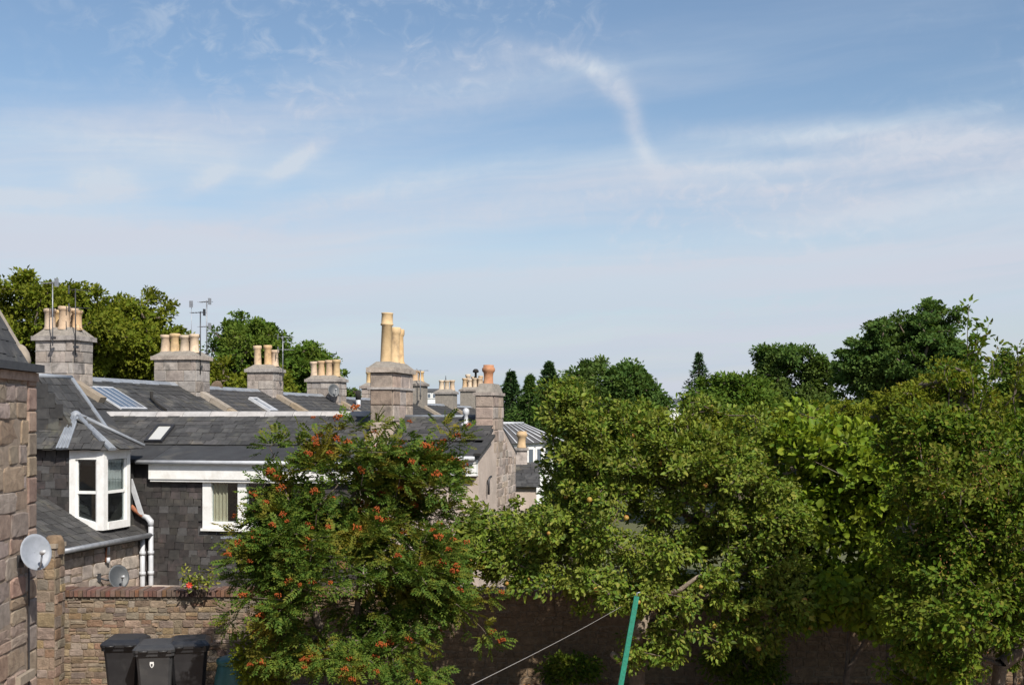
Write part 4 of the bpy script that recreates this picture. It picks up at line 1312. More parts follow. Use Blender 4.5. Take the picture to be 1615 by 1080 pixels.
def pole():
    D = 13.0
    top = P(1004, 940, D); bot = P(976, 1095, D)
    ax = (bot - top).normalized()
    base = top + ax * (top.z / -ax.z)
    h = thing('clothes_pole', 'leaning bright green clothes pole in front of the apple tree', 'pole', base)
    w = .029
    X = Vector((1, 0, 0)); X = (X - ax * X.dot(ax)).normalized(); Y = ax.cross(X)
    def rect(p, k): return [p + (X * a + Y * b) * w * k for a, b in ((-1, -1), (1, -1), (1, 1), (-1, 1))]
    MB().hexa(rect(base, 1.0) + rect(top, .92)).build('post', 'green_paint', h)
    MB().tube([top - ax * -.02, top - ax * .04, top - ax * .05 + X * .03], .008, 6).build('hook', 'metal_grey', h)
    for t in (.35, .8):
        MB().tube([top + ax * t - Y * w, top + ax * t - Y * (w + .03)], .006, 5).build('cleat', 'metal_grey', h)
    a = P(735, 1084, 9.2); b = P(985, 953, 16.6)
    n = 14
    pts = [a.lerp(b, i / n) - UP * (.02 * math.sin(math.pi * i / n)) for i in range(n + 1)]
    pts = [P(560, 1200, 6.0)] + pts
    MB().tube(pts, .0032, 5).build('washing_line', 'wire', None, 'thin pale washing line sloping up to the apple tree', 'washing line')
pole()

# ------------------------------------------------------------------ trees
def np_mesh(name, verts, quads, mat):
    """verts (N,3), faces (M,k) all the same size"""
    me = bpy.data.meshes.new(name)
    nv, nf, k = len(verts), len(quads), quads.shape[1]
    me.vertices.add(nv); me.vertices.foreach_set('co', np.ascontiguousarray(verts, dtype=np.float32).ravel())
    me.loops.add(nf * k); me.loops.foreach_set('vertex_index', np.ascontiguousarray(quads, dtype=np.int32).ravel())
    me.polygons.add(nf); me.polygons.foreach_set('loop_start', np.arange(0, nf * k, k, dtype=np.int32))
    me.materials.append(MATS[mat])
    me.update(calc_edges=True)
    return me


def unit(a):
    return a / np.maximum(np.linalg.norm(a, axis=-1, keepdims=True), 1e-9)


def leaf_geo(pos, axis, nrm, L, W, fold=.22, droop=.12, full=True):
    """folded leaf blades: base at pos, running along axis"""
    axis = unit(axis); side = unit(np.cross(nrm, axis)); nn = np.cross(axis, side)
    L = L[:, None]; W = W[:, None]
    b = pos; tip = pos + axis * L - nn * L * droop
    if full:
        l1 = pos + axis * L * .30 + side * W * .5 + nn * W * fold
        r1 = pos + axis * L * .30 - side * W * .5 + nn * W * fold
        l2 = pos + axis * L * .68 + side * W * .40 + nn * (W * fold * .8 - L * droop * .35)
        r2 = pos + axis * L * .68 - side * W * .40 + nn * (W * fold * .8 - L * droop * .35)
        v = np.stack([b, r1, r2, tip, l2, l1], 1).reshape(-1, 3)
        i = (np.arange(len(pos)) * 6)[:, None]
        q = np.concatenate([i + np.array([[0, 1, 2, 3]]), i + np.array([[0, 3, 4, 5]])], 1).reshape(-1, 4)
    else:
        m = pos + axis * L * .48
        l = m + side * W * .5 + nn * W * fold; r = m - side * W * .5 + nn * W * fold
        v = np.stack([b, r, tip, l], 1).reshape(-1, 3)
        i = (np.arange(len(pos)) * 4)[:, None]
        q = np.concatenate([i + np.array([[0, 1, 2]]), i + np.array([[0, 2, 3]])], 1).reshape(-1, 3)
    return v, q


def wob(p, s, seed):
    """cheap smooth pseudo noise in -1..1"""
    rs = np.random.RandomState(seed)
    o = np.zeros(len(p))
    for k in range(5):
        w = rs.normal(size=3) * s * (1 + .6 * k); ph = rs.uniform(0, 6.28)
        o += np.sin(p @ w + ph) / (1 + .4 * k)
    return o / 3.0


def skeleton(base, forks, clumps, r0, rmin=.006, step=.35, wig=.05, seed=0):
    """grow limbs from base through fork points, then join each clump to the nearest limb; returns tubes mesh builder"""
    rs = np.random.RandomState(seed)
    nodes = [np.array(base)]; par = [-1]
    for f in forks:                       # f = (parent index in fork list or -1 for base, point)
        pi = 0 if f[0] < 0 else fork_idx[f[0]]
        if f[0] < 0 and len(nodes) == 1: fork_idx = []
        a = nodes[pi]; b = np.array(f[1]); n = max(1, int(np.linalg.norm(b - a) / step))
        last = pi
        for k in range(1, n + 1):
            q = a + (b - a) * k / n + (rs.normal(size=3) * wig * (k < n))
            nodes.append(q); par.append(last); last = len(nodes) - 1
        fork_idx.append(last)
    order = np.argsort(np.linalg.norm(clumps - np.array(forks[-1][1] if forks else base), axis=1))
    ends = []
    first = max(1, len(nodes) // 3)
    for ci in order:
        c = clumps[ci]
        arr = np.array(nodes[first:]) if len(nodes) > first else np.array(nodes)
        off = first if len(nodes) > first else 0
        d = np.linalg.norm(arr - c, axis=1) + np.maximum(0, arr[:, 2] - c[2]) * .6
        pi = int(np.argmin(d)) + off
        a = nodes[pi]; n = max(1, int(np.linalg.norm(c - a) / step)); last = pi
        for k in range(1, n + 1):
            t = k / n
            q = a + (c - a) * t + rs.normal(size=3) * wig * (k < n) + np.array([0, 0, .12 * np.linalg.norm(c - a) * math.sin(math.pi * t)])
            nodes.append(q); par.append(last); last = len(nodes) - 1
        ends.append(last)
    load = [0.0] * len(nodes); kids = [0] * len(nodes)
    for i in range(len(nodes)): 
        if par[i] >= 0: kids[par[i]] += 1
    for i in range(len(nodes) - 1, 0, -1):
        if kids[i] == 0: load[i] = 1.0
        load[par[i]] += load[i]
    tot = max(load[0], 1)
    rad = [max(rmin, r0 * (l / tot) ** .5) for l in load]
    mb = MB()
    for i in range(1, len(nodes)):
        p = par[i]
        if par[i] == 0 and False: continue
        mb.tube([nodes[p], nodes[i]], [min(rad[p], rad[i] * 1.5), rad[i]], 6 if rad[i] > .03 else 4, cap=False)
    # root flare
    mb.tube([np.array(base) - np.array([0, 0, .1]), np.array(base) + np.array([0, 0, .25])], [r0 * 1.5, r0 * 1.02], 8, cap=False)
    return mb


def sample_lobes(lobes, n, seed, shell=.55, noise=.22, holes=-.35, bough=None):
    """lobes: (centre, radii); boughs spread through their union, clumps of leaves over the outer and upper side of each bough"""
    rs = np.random.RandomState(seed)
    vol = np.array([l[1][0] * l[1][1] * l[1][2] * (l[2] if len(l) > 2 else 1) for l in lobes]) ** .8
    vol /= vol.sum()
    cen = np.average(np.array([l[0] for l in lobes]), axis=0, weights=vol)

    def pick(m, inset):
        pts = []
        while len(pts) < m:
            k = rs.choice(len(lobes), p=vol)
            c, r = np.array(lobes[k][0]), np.maximum(np.array(lobes[k][1]) - inset, .05)
            d = unit(rs.normal(size=(1, 3)))[0]
            rr = rs.uniform(0, 1) ** (1 / 3)
            rr = max(rr, shell * rs.uniform(.5, 1))
            q = c + d * r * rr
            if rr > .8 and wob(q[None], 4.4 / max(r.max(), .1), seed + 1)[0] < -.1 - noise: continue
            if wob(q[None], 6.8 / max(r.max(), .1), seed + 2)[0] < holes: continue
            pts.append(q)
        return np.array(pts)
    if not bough: return pick(n, 0), None
    nb, rb = bough
    B = pick(nb, rb * .42)
    size = rb * rs.uniform(.6, 1.25, nb)
    w = size ** 2; w /= w.sum()
    k = rs.choice(nb, n, p=w)
    out = unit(B[k] - cen)
    d = unit(rs.normal(size=(n, 3)) + out * .45 + np.array([.1, -.2, .45]))
    return B[k] + d * (size[k] * rs.uniform(.55, 1.05, n))[:, None] * np.array([1.1, 1.1, .72]), d


def lobes_px(D, lst):
    """lobes given by photo pixels: (px, py, rx, ry, depth radius in m, depth offset)"""
    out = []
    for l in lst:
        dd = D + (l[5] if len(l) > 5 else 0)
        s = dd / F
        p = P(l[0], l[1], dd)
        out.append(((p.x, p.y, p.z), (l[2] * s, l[4], l[3] * s)))
    return out


def broad_tree(name, label, cat, base, lobes, mat, nclump, per, leaf, width, cr, r0=.12, forks=None, seed=1, flat=.75, full=False,
               group=None, bark='bark', up=.55, out=.5, shell=.55, noise=.22, holes=-.35, step=.4, rmin=.008, extra=None, zmin=.25, bough=None):
    rs = np.random.RandomState(seed)
    t = thing(name, label, cat, base, group)
    cl, bd = sample_lobes(lobes, nclump, seed, shell, noise, holes, bough)
    if bd is None: bd = np.tile(np.array([[.1, -.3, .8]]), (len(cl), 1))
    if extra is not None:
        cl = np.concatenate([cl, extra]); bd = np.concatenate([bd, np.tile(np.array([[.1, -.3, .8]]), (len(extra), 1))])
    bd = bd[cl[:, 2] > zmin]
    cl = cl[cl[:, 2] > zmin]
    cen = np.average(np.array([l[0] for l in lobes]), axis=0, weights=[np.prod(l[1]) for l in lobes])
    if forks is None:
        top = cen.copy(); top[2] = base[2] + (cen[2] - base[2]) * .75
        forks = [(-1, (base[0] * .8 + cen[0] * .2, base[1] * .8 + cen[1] * .2, base[2] + (cen[2] - base[2]) * .45)), (0, top)]
    sk = skeleton(base, forks, cl, r0, rmin, step, .04 * step / .4, seed)
    sk.build('trunk', bark, t)
    n = len(cl) * per
    ci = np.repeat(np.arange(len(cl)), per)
    csz = rs.uniform(.6, 1.35, len(cl))[ci][:, None]
    dirs = unit(rs.normal(size=(n, 3)))
    rad = rs.uniform(0, 1, (n, 1)) ** .55
    off = dirs * rad * cr * csz; off[:, 2] *= flat
    pos = cl[ci] + off
    outw = unit(cl[ci] - cen + off * 1.5)
    axis = unit(outw * .7 + dirs * .8 + rs.normal(size=(n, 3)) * .5 + np.array([0, 0, -.15]))
    nrm = unit(np.array([0, 0, 1.0]) * up * .7 + outw * out * .4 + bd[ci] * .9 + rs.normal(size=(n, 3)) * .48 + np.array([.10, -.16, .06]))
    L = leaf * rs.uniform(.7, 1.15, n) * rs.choice([.75, 1.0, 1.35], n, p=[.3, .45, .25]); W = L * width * rs.uniform(.8, 1.2, n)
    keep = pos[:, 2] > .05
    v, q = leaf_geo(pos[keep], axis[keep], nrm[keep], L[keep], W[keep], full=full)
    o = bpy.data.objects.new('crown', np_mesh('crown', v, q, mat)); link(o, t); o['kind'] = 'stuff'
    return t, cl


def rowan():
    D = 16.6
    base = Vector((xat(548, D), D, 0))
    t = thing('rowan_tree', 'rowan tree full of orange berry clusters in front of the slate hung house', 'tree', base)
    lob = lobes_px(D, [(560, 745, 92, 60, .8), (470, 800, 80, 75, .9), (480, 860, 100, 75, 1.0), (630, 830, 115, 110, 1.2), (560, 900, 160, 120, 1.5),
                       (440, 925, 82, 75, 1.0, -.3), (675, 930, 78, 75, .9, -.2), (505, 1020, 95, 62, 1.2, -.5), (640, 1020, 85, 68, 1.0, -.3), (690, 745, 40, 55, .45),
                       (725, 975, 28, 55, .4), (450, 715, 34, 34, .4)])
    cl, _ = sample_lobes(lob, 700, 5, .6, .25, -.5, (150, .34))
    rs = np.random.RandomState(3)
    sh = [P(px, py, D + dd) for px, py, dd in ((372, 905, 0), (362, 975, -.3), (360, 985, -.2), (500, 690, 0), (535, 678, .1), (470, 700, 0), (640, 690, .1), (710, 700, .2), (725, 690, .1),
                                               (590, 672, 0), (425, 705, .1), (420, 760, 0), (760, 990, -.1), (770, 940, .1), (775, 1010, -.2), (400, 880, 0), (385, 930, -.2), (700, 672, .2), (655, 720, 0), (560, 672, 0), (445, 745, 0))]
    cl = np.concatenate([cl, np.array([list(q) for q in sh])])
    cl = cl[cl[:, 2] > .35]
    cen = np.array([base.x, D, 1.9])
    b = np.array(base)
    forks = [(-1, b + [.02, .05, .75]), (0, b + [-.5, -.1, 1.9]), (0, b + [.15, .15, 2.2]), (0, b + [.75, 0, 1.8]), (2, b + [.0, .1, 3.2]), (1, b + [-.8, -.1, 2.5])]
    skeleton(list(base), forks, cl, .075, .005, .32, .035, 4).build('trunk', 'bark', t)
    # compound leaves: each clump is a spray of pinnate leaves
    per = 18
    n = len(cl) * per
    ci = np.repeat(np.arange(len(cl)), per)
    dirs = unit(rs.normal(size=(n, 3)) * [1, 1, .6])
    outw = unit(cl[ci] - cen)
    ax = unit(dirs * .9 + outw * .55 + [0, 0, .05])
    pos = cl[ci] + dirs * rs.uniform(.02, .16, (n, 1))
    nrm = unit(np.array([.12, -.2, 1.0]) + rs.normal(size=(n, 3)) * .38 + outw * .35)
    side = unit(np.cross(nrm, ax)); nn = np.cross(ax, side)
    Lr = rs.uniform(.14, .22, n)
    P_, A_, N_, LL, WW = [], [], [], [], []
    pairs = 5
    for k in range(pairs):
        f = .25 + .68 * k / (pairs - 1)
        q = pos + ax * (Lr * f)[:, None] - nn * (Lr * f * f * .22)[:, None]
        for s in (-1, 1):
            P_.append(q); A_.append(unit(ax * .55 + side * s + rs.normal(size=(n, 3)) * .10 - nn * .12)); N_.append(nn + side * s * .15)
            LL.append(Lr * .33 * (1 - .25 * abs(f - .55))); WW.append(Lr * .33 * .50)
    P_.append(pos + ax * (Lr * .95)[:, None] - nn * (Lr * .2)[:, None]); A_.append(ax - nn * .2); N_.append(nn); LL.append(Lr * .3); WW.append(Lr * .13)
    v, q = leaf_geo(np.concatenate(P_), np.concatenate(A_), np.concatenate(N_), np.concatenate(LL), np.concatenate(WW), full=False, fold=.15)
    o = bpy.data.objects.new('crown', np_mesh('crown', v, q, 'leaf_rowan')); link(o, t); o['kind'] = 'stuff'
    # berry clusters
    def cluster(seed):
        r = random.Random(seed); m = MB()
        for i in range(30):
            a = r.uniform(0, 6.28); d_ = .060 * math.sqrt(r.random())
            c = Vector((d_ * math.cos(a), d_ * math.sin(a), r.uniform(-.018, .02) - d_ * .35)); s = r.uniform(.010, .014)
            m.add([c + Vector(k) * s for k in ((1, 0, 0), (-1, 0, 0), (0, 1, 0), (0, -1, 0), (0, 0, 1), (0, 0, -1))],
                  [(0, 2, 4), (2, 1, 4), (1, 3, 4), (3, 0, 4), (2, 0, 5), (1, 2, 5), (3, 1, 5), (0, 3, 5)], True)
        return m.mesh('berry_cluster', 'berry')
    ms = [cluster(i) for i in range(6)]
    r = random.Random(9)
    pick = [i for i in range(len(cl)) if np.linalg.norm((cl[i] - cen) * [1, 1, .8]) > .75 and cl[i][1] < D + .6]
    r.shuffle(pick)
    for i in pick[:240]:
        c = cl[i]; ow = unit((c - cen)[None])[0]
        o = bpy.data.objects.new('berry_cluster', r.choice(ms)); link(o, t)
        o.location = Vector(c) + Vector(ow) * r.uniform(.12, .22) + Vector((0, -.08, r.uniform(0, .10)))
        o.rotation_euler = (r.uniform(-.5, .5), r.uniform(-.5, .5), r.uniform(0, 6))
        s = r.uniform(.6, 1.2); o.scale = (s, s, s * 1.3)
rowan()


def apple():
    D = 17.6
    base = Vector((xat(1000, D), D + .1, 0))
    lob = lobes_px(D, [(942, 722, 58, 75, 1.0), (906, 662, 38, 58, .6), (1020, 810, 70, 60, .8, .3), (985, 735, 115, 90, 1.3), (850, 835, 110, 75, 1.2), (960, 840, 150, 100, 1.5),
                       (1090, 760, 120, 105, 1.4), (1175, 770, 75, 95, 1.2), (1110, 870, 150, 95, 1.6), (1215, 860, 80, 90, 1.1), (1260, 910, 60, 65, .9),
                       (785, 845, 60, 60, .7, .1), (765, 810, 40, 36, .5, .2), (750, 880, 40, 45, .5, .2), (830, 905, 85, 46, .8, -.1), (1190, 990, 85, 55, .6, -.3), (1040, 1000, 55, 50, .5, -.4), (960, 920, 90, 55, 1.0, -.4), (1090, 950, 110, 60, 1.1, -.3), (1230, 930, 60, 70, .9, -.2),
                       (1060, 1040, 45, 50, .45, -.6), (1120, 1010, 50, 60, .5, -.6), (1100, 665, 45, 34, .6), (1190, 690, 50, 45, .7)])
    sh = [P(px, py, D + dd) for px, py, dd in ((868, 612, 0), (880, 622, 0), (962, 640, 0), (958, 655, 0), (1110, 640, 0), (1098, 650, .1), (1082, 660, 0), (865, 630, .1), (1190, 655, .2), (1125, 648, 0),
                                               (1035, 690, 0), (1150, 655, 0), (740, 855, .1), (735, 870, .1), (995, 668, 0), (1000, 650, 0), (915, 635, 0), (945, 690, 0))]
    b = np.array(base)
    forks = [(-1, b + [.05, -.1, .7]), (0, b + [.12, -.1, 1.35]), (1, b + [-1.0, -.2, 2.1]), (1, b + [.3, .2, 2.6]), (1, b + [1.2, -.3, 1.95]), (2, b + [-1.2, .1, 3.2]), (4, b + [2.1, 0, 2.4]), (3, b + [.6, .2, 3.4])]
    ex_ = np.array([list(q) for q in sh])
    t, cl = broad_tree('apple_tree', 'spreading old apple tree with small yellow green leaves in the middle of the garden', 'tree', base, lob, 'leaf_apple',
                       1250, 84, .066, .56, .165, .115, forks, 12, .8, True, None, 'bark', .6, .75, .62, .22, -.30, .3, .005, ex_, bough=(190, .40))
    r = random.Random(4)
    m = MB()
    m.lathe([(.0, -.03), (.02, -.028), (.033, -.005), (.032, .018), (.018, .03), (.004, .024)], (0, 0, 0), 8)
    me = m.mesh('apple', 'apple')
    cc = [c for c in cl if c[1] < D + .2]
    for c in r.sample(cc, 45):
        o = bpy.data.objects.new('apple', me); link(o, t); o.location = Vector(c) + Vector((r.uniform(-.12, .12), -r.uniform(.05, .2), r.uniform(-.14, .05)))
        o.rotation_euler = (r.uniform(-.6, .6), r.uniform(-.6, .6), 0); s = r.uniform(.8, 1.25); o.scale = (s, s, s)
    # sawn stub on the trunk, and the pale bare limb
    s0 = P(985, 1047, D - .15)
    MB().tube([Vector(b) + Vector((.04, -.05, s0.z - .06)), s0, P(966, 1031, D - .35)], [.07, .05, .045], 8).build('sawn_stub', 'bark_pale', t)
    MB().tube([P(1050, 938, D - .9), P(1075, 928, D - 1.0), P(1092, 915, D - 1.05), P(1105, 905, D - 1.1)], [.045, .035, .028, .018], 7).build('bare_limb', 'bark_pale', t)
    MB().tube([P(1003, 1010, D - .2), P(1012, 985, D - .22), P(1020, 960, D - .15)], [.10, .095, .07], 8).build('scarred_bark', 'bark_pale', t)
apple()


def lilac():
    D = 18.0
    lob = lobes_px(D, [(1300, 710, 70, 55, .9), (1340, 790, 75, 80, 1.0), (1290, 800, 65, 80, .8), (1360, 870, 60, 70, .9), (1380, 760, 45, 60, .7), (1270, 690, 35, 35, .5), (1320, 950, 70, 60, .8, -.6), (1380, 960, 50, 60, .6, -.2)])
    sh = np.array([list(P(px, py, D)) for px, py in ((1255, 648), (1270, 655), (1285, 660), (1300, 668), (1240, 672), (1322, 676), (1262, 690), (1340, 690))])
    b = np.array([xat(1345, D), D + .5, 0])
    forks = [(-1, b + [.05, 0, .5]), (0, b + [-.55, -.1, 1.5]), (0, b + [.1, .1, 1.9]), (0, b + [.5, -.1, 1.4])]
    broad_tree('lilac_bush', 'bright green bush with broad heart shaped leaves right of the apple tree', 'bush', Vector(b), lob, 'leaf_lilac',
               440, 36, .115, .66, .20, .05, forks, 22, .85, True, None, 'bark', .45, .75, .6, .2, -.35, .35, .006, sh, bough=(60, .38))
lilac()


def right_bush():
    D = 14.6
    lob = lobes_px(D, [(1520, 800, 110, 130, 1.4), (1590, 750, 80, 115, 1.3), (1470, 730, 85, 90, 1.1), (1560, 920, 120, 110, 1.4), (1470, 880, 75, 90, .9), (1620, 850, 90, 150, 1.4),
                       (1440, 960, 55, 75, .7, -.2), (1480, 1010, 60, 55, .6, -.3), (1600, 1000, 70, 90, .9, -.2), (1490, 670, 50, 50, .8, .4), (1590, 675, 45, 45, .6, .4),
                       (1700, 800, 110, 170, 1.6, 1.5), (1750, 950, 120, 120, 1.6, 1.2), (1440, 880, 50, 90, .7, 1.2),  # includes lobes out of view on the right, added to shade the wall
                       (1500, 790, 80, 110, .9, 2.6), (1590, 765, 80, 105, 1.0, 2.4), (1560, 1030, 90, 60, .8, 0), (1470, 1050, 70, 40, .6, .2), (1535, 650, 34, 40, .5, .4), (1440, 1010, 40, 55, .5, .3), (1640, 745, 90, 110, 1.0, 3.2), (1870, 800, 120, 170, 1.4, 2.4), (1990, 860, 120, 170, 1.4, 2.6)])  # deepest and out-of-view lobes are added to cast shade on the garden wall
    pts = []
    rr = random.Random(12)
    # bare-ish tall shoots over the top
    for (x0, y0, x1, y1) in ((1535, 640, 1526, 480), (1530, 590, 1556, 512), (1560, 650, 1574, 545), (1530, 560, 1545, 535), (1600, 660, 1606, 545), (1590, 640, 1618, 560), (1500, 640, 1492, 575), (1545, 650, 1560, 590)):
        n = 9
        for i in range(n):
            q = i / (n - 1)
            pts.append(list(P(x0 + (x1 - x0) * q + rr.uniform(-5, 5), y0 + (y1 - y0) * q, D + .3)))
    t, cl = broad_tree('privet_tree', 'tall glossy dark green bush filling the right edge with thin shoots on top', 'bush', Vector((xat(1560, D), D + .3, 0)), lob, 'leaf_privet',
                       1280, 70, .070, .52, .17, .09, None, 32, .85, True, None, 'bark', .55, .75, .62, .22, -.30, .3, .004, bough=(190, .40))
    sp = np.array(pts)
    rs = np.random.RandomState(5)
    n = len(sp) * 10
    ci = np.repeat(np.arange(len(sp)), 10)
    dirs = unit(rs.normal(size=(n, 3)))
    v, q = leaf_geo(sp[ci] + dirs * .05, unit(dirs + [0, 0, .5]), unit(rs.normal(size=(n, 3)) + [0, -.4, .6]), rs.uniform(.05, .10, n), rs.uniform(.028, .048, n))
    o = bpy.data.objects.new('shoot_leaves', np_mesh('shoot_leaves', v, q, 'leaf_privet')); link(o, t); o['kind'] = 'stuff'
    for k in range(8):
        MB().tube([pts[k * 9 + i] for i in range(0, 9, 2)], [.009, .008, .006, .005, .003], 4).build('shoot', 'bark', t)
    # brown seed heads through the foliage
    P_, n = [], 0
    near = cl[cl[:, 1] < D + .3]
    pick = near[rs.choice(len(near), 60, replace=False)]
    ci = np.repeat(np.arange(len(pick)), 26)
    pos = pick[ci] + rs.normal(size=(len(ci), 3)) * [.07, .07, .10] + [0, -.1, .08]
    v, q = leaf_geo(pos, unit(rs.normal(size=(len(ci), 3)) + [0, 0, .6]), unit(rs.normal(size=(len(ci), 3))), rs.uniform(.018, .032, len(ci)), rs.uniform(.008, .014, len(ci)), full=False)
    o = bpy.data.objects.new('seed_heads', np_mesh('seed_heads', v, q, 'dead_leaf')); link(o, t); o['kind'] = 'stuff'
right_bush()


def conifer(label, px, py_top, D, rad_px, mat='leaf_conifer', seed=1, tiers=60, dense=1.0, group='conifers beyond the gardens', z0=.8):
    rs = np.random.RandomState(seed)
    top = P(px, py_top, D); base = Vector((top.x, D, 0))
    t = thing('conifer', label, 'tree', base, group)
    Rm = rad_px / F * D
    MB().tube([base, base.lerp(top, .6), top], [Rm * .10 + .05, Rm * .05 + .03, .015], 7).build('trunk', 'bark', t)
    pos, ax, nr, L, W = [], [], [], [], []
    br = MB()
    nbr = int(tiers * 11)
    for k in range(nbr):
        f = rs.uniform(0, 1) ** .9
        z = z0 + (top.z - z0) * f
        a = rs.uniform(0, 6.283)
        bulge = 1 + .25 * math.sin(z * 2.1 + seed) * math.sin(a * 2 + z)
        ln = (Rm * (1 - f) ** 1.1 * bulge + .03) * rs.uniform(.8, 1.2)
        d_ = np.array([math.cos(a), math.sin(a), 0])
        o = np.array([base.x, base.y, z])
        drp = rs.uniform(.05, .40)
        if k % 3 == 0: br.tube([o, o + d_ * ln * .9 + [0, 0, -drp * ln * .9 + .15 * ln]], [.02, .008], 3, cap=False)
        m = int((8 + ln * 16) * dense)
        s = rs.uniform(.02, 1, m) ** .6
        p = o + d_ * (s * ln)[:, None] + np.stack([np.zeros(m), np.zeros(m), -drp * s * ln + .30 * ln * s * s], 1)
        p += rs.normal(size=(m, 3)) * ln * [.11, .11, .06]
        pos.append(p); ax.append(unit(d_ + rs.normal(size=(m, 3)) * .55 + [0, 0, .15])); nr.append(unit(np.array([.1, -.4, 1.0]) + rs.normal(size=(m, 3)) * .5))
        L.append(rs.uniform(.6, 1.3, m) * (Rm * .025 + .11)); W.append(rs.uniform(.25, .42, m) * (Rm * .025 + .11))
    # leader
    m = 60; s = rs.uniform(.90, 1.0, m)
    pos.append(np.array([list(base.lerp(top, q)) for q in s]) + rs.normal(size=(m, 3)) * .04); ax.append(unit(rs.normal(size=(m, 3)) + [0, 0, .8])); nr.append(unit(rs.normal(size=(m, 3)))); L.append(np.full(m, .16)); W.append(np.full(m, .06))
    v, q = leaf_geo(np.concatenate(pos), np.concatenate(ax), np.concatenate(nr), np.concatenate(L), np.concatenate(W), full=False)
    br.build('branches', 'bark', t)
    o = bpy.data.objects.new('crown', np_mesh('crown', v, q, mat)); link(o, t); o['kind'] = 'stuff'


def far_tree(label, D, lst, mat, seed, nclump=260, per=70, leaf=.22, cr=.75, flat=.75, group='broadleaf trees beyond the houses', out=.6, holes=-.75, noise=.35):
    lob = lobes_px(D, lst)
    cx = np.mean([l[0][0] for l in lob])
    base = Vector((cx, D, 0))
    broad_tree('broadleaf_tree', label, 'tree', base, lob, mat, int(nclump * 1.2), int(per * 1.35), leaf * .84, .62, cr * .72, .35, None, seed, flat, False, group, 'bark', .6, out + .2, .68, noise, holes, 1.2, .03, zmin=.8, bough=(max(6, nclump // 4), cr * 1.5))


def background_trees():
    far_tree('big olive green tree at the far left behind the leftmost chimney', 50, [(30, 515, 95, 75, 2.6), (95, 525, 90, 85, 2.8), (140, 550, 60, 70, 2.4), (-40, 560, 90, 90, 2.5), (40, 610, 110, 60, 2.5)], 'leaf_far_olive', 201, 420, 80, .21, .62)
    far_tree('rounded green tree left of the stack of five pots', 54, [(190, 535, 85, 78, 2.6), (228, 560, 58, 70, 2.4), (150, 590, 80, 70, 2.5), (210, 610, 70, 50, 2.5)], 'leaf_far_olive', 202, 380, 80, .21, .62)
    far_tree('dark green tree between the second and third stacks', 62, [(388, 560, 50, 60, 2.2), (365, 590, 45, 60, 2.0), (415, 590, 45, 70, 2.0)], 'leaf_far_green', 203, 240, 75, .22, .62)
    far_tree('green tree between the third and fourth stacks', 66, [(470, 585, 42, 52, 2.0), (445, 600, 40, 55, 2.0), (495, 600, 24, 48, 1.6)], 'leaf_far_green', 204, 200, 75, .22, .6)
    far_tree('low olive tree behind the third stack', 58, [(350, 620, 40, 55, 1.8), (420, 630, 50, 45, 1.8)], 'leaf_far_olive', 214, 130, 75, .22, .6)
    far_tree('low green treetop just right of the fourth stack', 66, [(550, 632, 10, 14, .6)], 'leaf_far_green', 216, 26, 60, .18, .4)
    far_tree('dense dark round tree in the middle beyond the gardens', 52, [(960, 630, 70, 62, 2.2), (920, 640, 40, 60, 1.8), (1005, 640, 40, 58, 1.8), (970, 660, 80, 60, 2.4)], 'leaf_far_dark', 205, 330, 80, .19, .52)
    far_tree('low spreading tree right of the pointed spruce', 48, [(1165, 635, 52, 46, 1.8), (1130, 645, 35, 45, 1.5), (1200, 650, 40, 50, 1.6)], 'leaf_far_green', 206, 210, 75, .19, .5)
    far_tree('rounded dark tree left of the tallest right hand tree', 56, [(1240, 590, 58, 52, 2.0), (1215, 610, 35, 55, 1.6), (1275, 620, 35, 60, 1.7), (1240, 650, 70, 50, 2.0)], 'leaf_far_dark', 207, 280, 75, .2, .52, .7)
    far_tree('tallest dark tree with flat layered boughs at the right', 46, [(1450, 525, 55, 50, 1.8), (1430, 565, 95, 75, 2.4), (1480, 590, 60, 80, 2.2), (1365, 600, 58, 58, 1.6), (1420, 640, 110, 65, 2.4)], 'leaf_far_dark', 218, 560, 80, .17, .46, .5, out=.45)
    far_tree('olive green tree behind the glossy right hand bush', 24, [(1470, 620, 60, 62, 1.0), (1440, 660, 60, 60, 1.1), (1510, 660, 55, 70, 1.1), (1400, 690, 50, 40, .9)], 'leaf_olive', 209, 260, 75, .085, .26)
    far_tree('grey green treetop poking in at the right edge', 40, [(1612, 600, 26, 55, 1.0), (1630, 640, 40, 60, 1.2)], 'leaf_far_green', 217, 120, 70, .16, .4)
    far_tree('wide olive shrub bank behind the apple tree', 30, [(1150, 700, 90, 45, 1.6), (1240, 690, 80, 45, 1.6), (1330, 680, 80, 45, 1.6), (1040, 700, 70, 45, 1.4), (1390, 690, 60, 50, 1.5)], 'leaf_olive', 210, 420, 70, .11, .36)
    far_tree('dark shrub in front of the white sunroom', 28, [(908, 745, 38, 55, .9), (890, 810, 40, 40, .8), (945, 730, 45, 60, 1.0)], 'leaf_far_dark', 211, 180, 70, .10, .32)
    far_tree('dark green shrub bank behind the glossy right hand bush', 27, [(1420, 760, 70, 70, 1.4), (1500, 760, 80, 80, 1.4), (1590, 740, 70, 80, 1.4)], 'leaf_far_green', 212, 260, 70, .10, .34)
    conifer('dark conifer left of the middle round tree', 806, 588, 50, 105, 'leaf_conifer', 1, 60, 1.2)
    conifer('taller dark conifer with a thin leader left of the middle round tree', 866, 572, 50, 110, 'leaf_conifer', 2, 60, 1.2)
    conifer('broad green conifer between its two darker neighbours', 836, 594, 46, 105, 'leaf_far_dark', 3, 60, 1.2)
    conifer('pointed spruce standing alone against the sky', 1103, 556, 52, 88, 'leaf_conifer', 4, 44, 0.8)
background_trees()


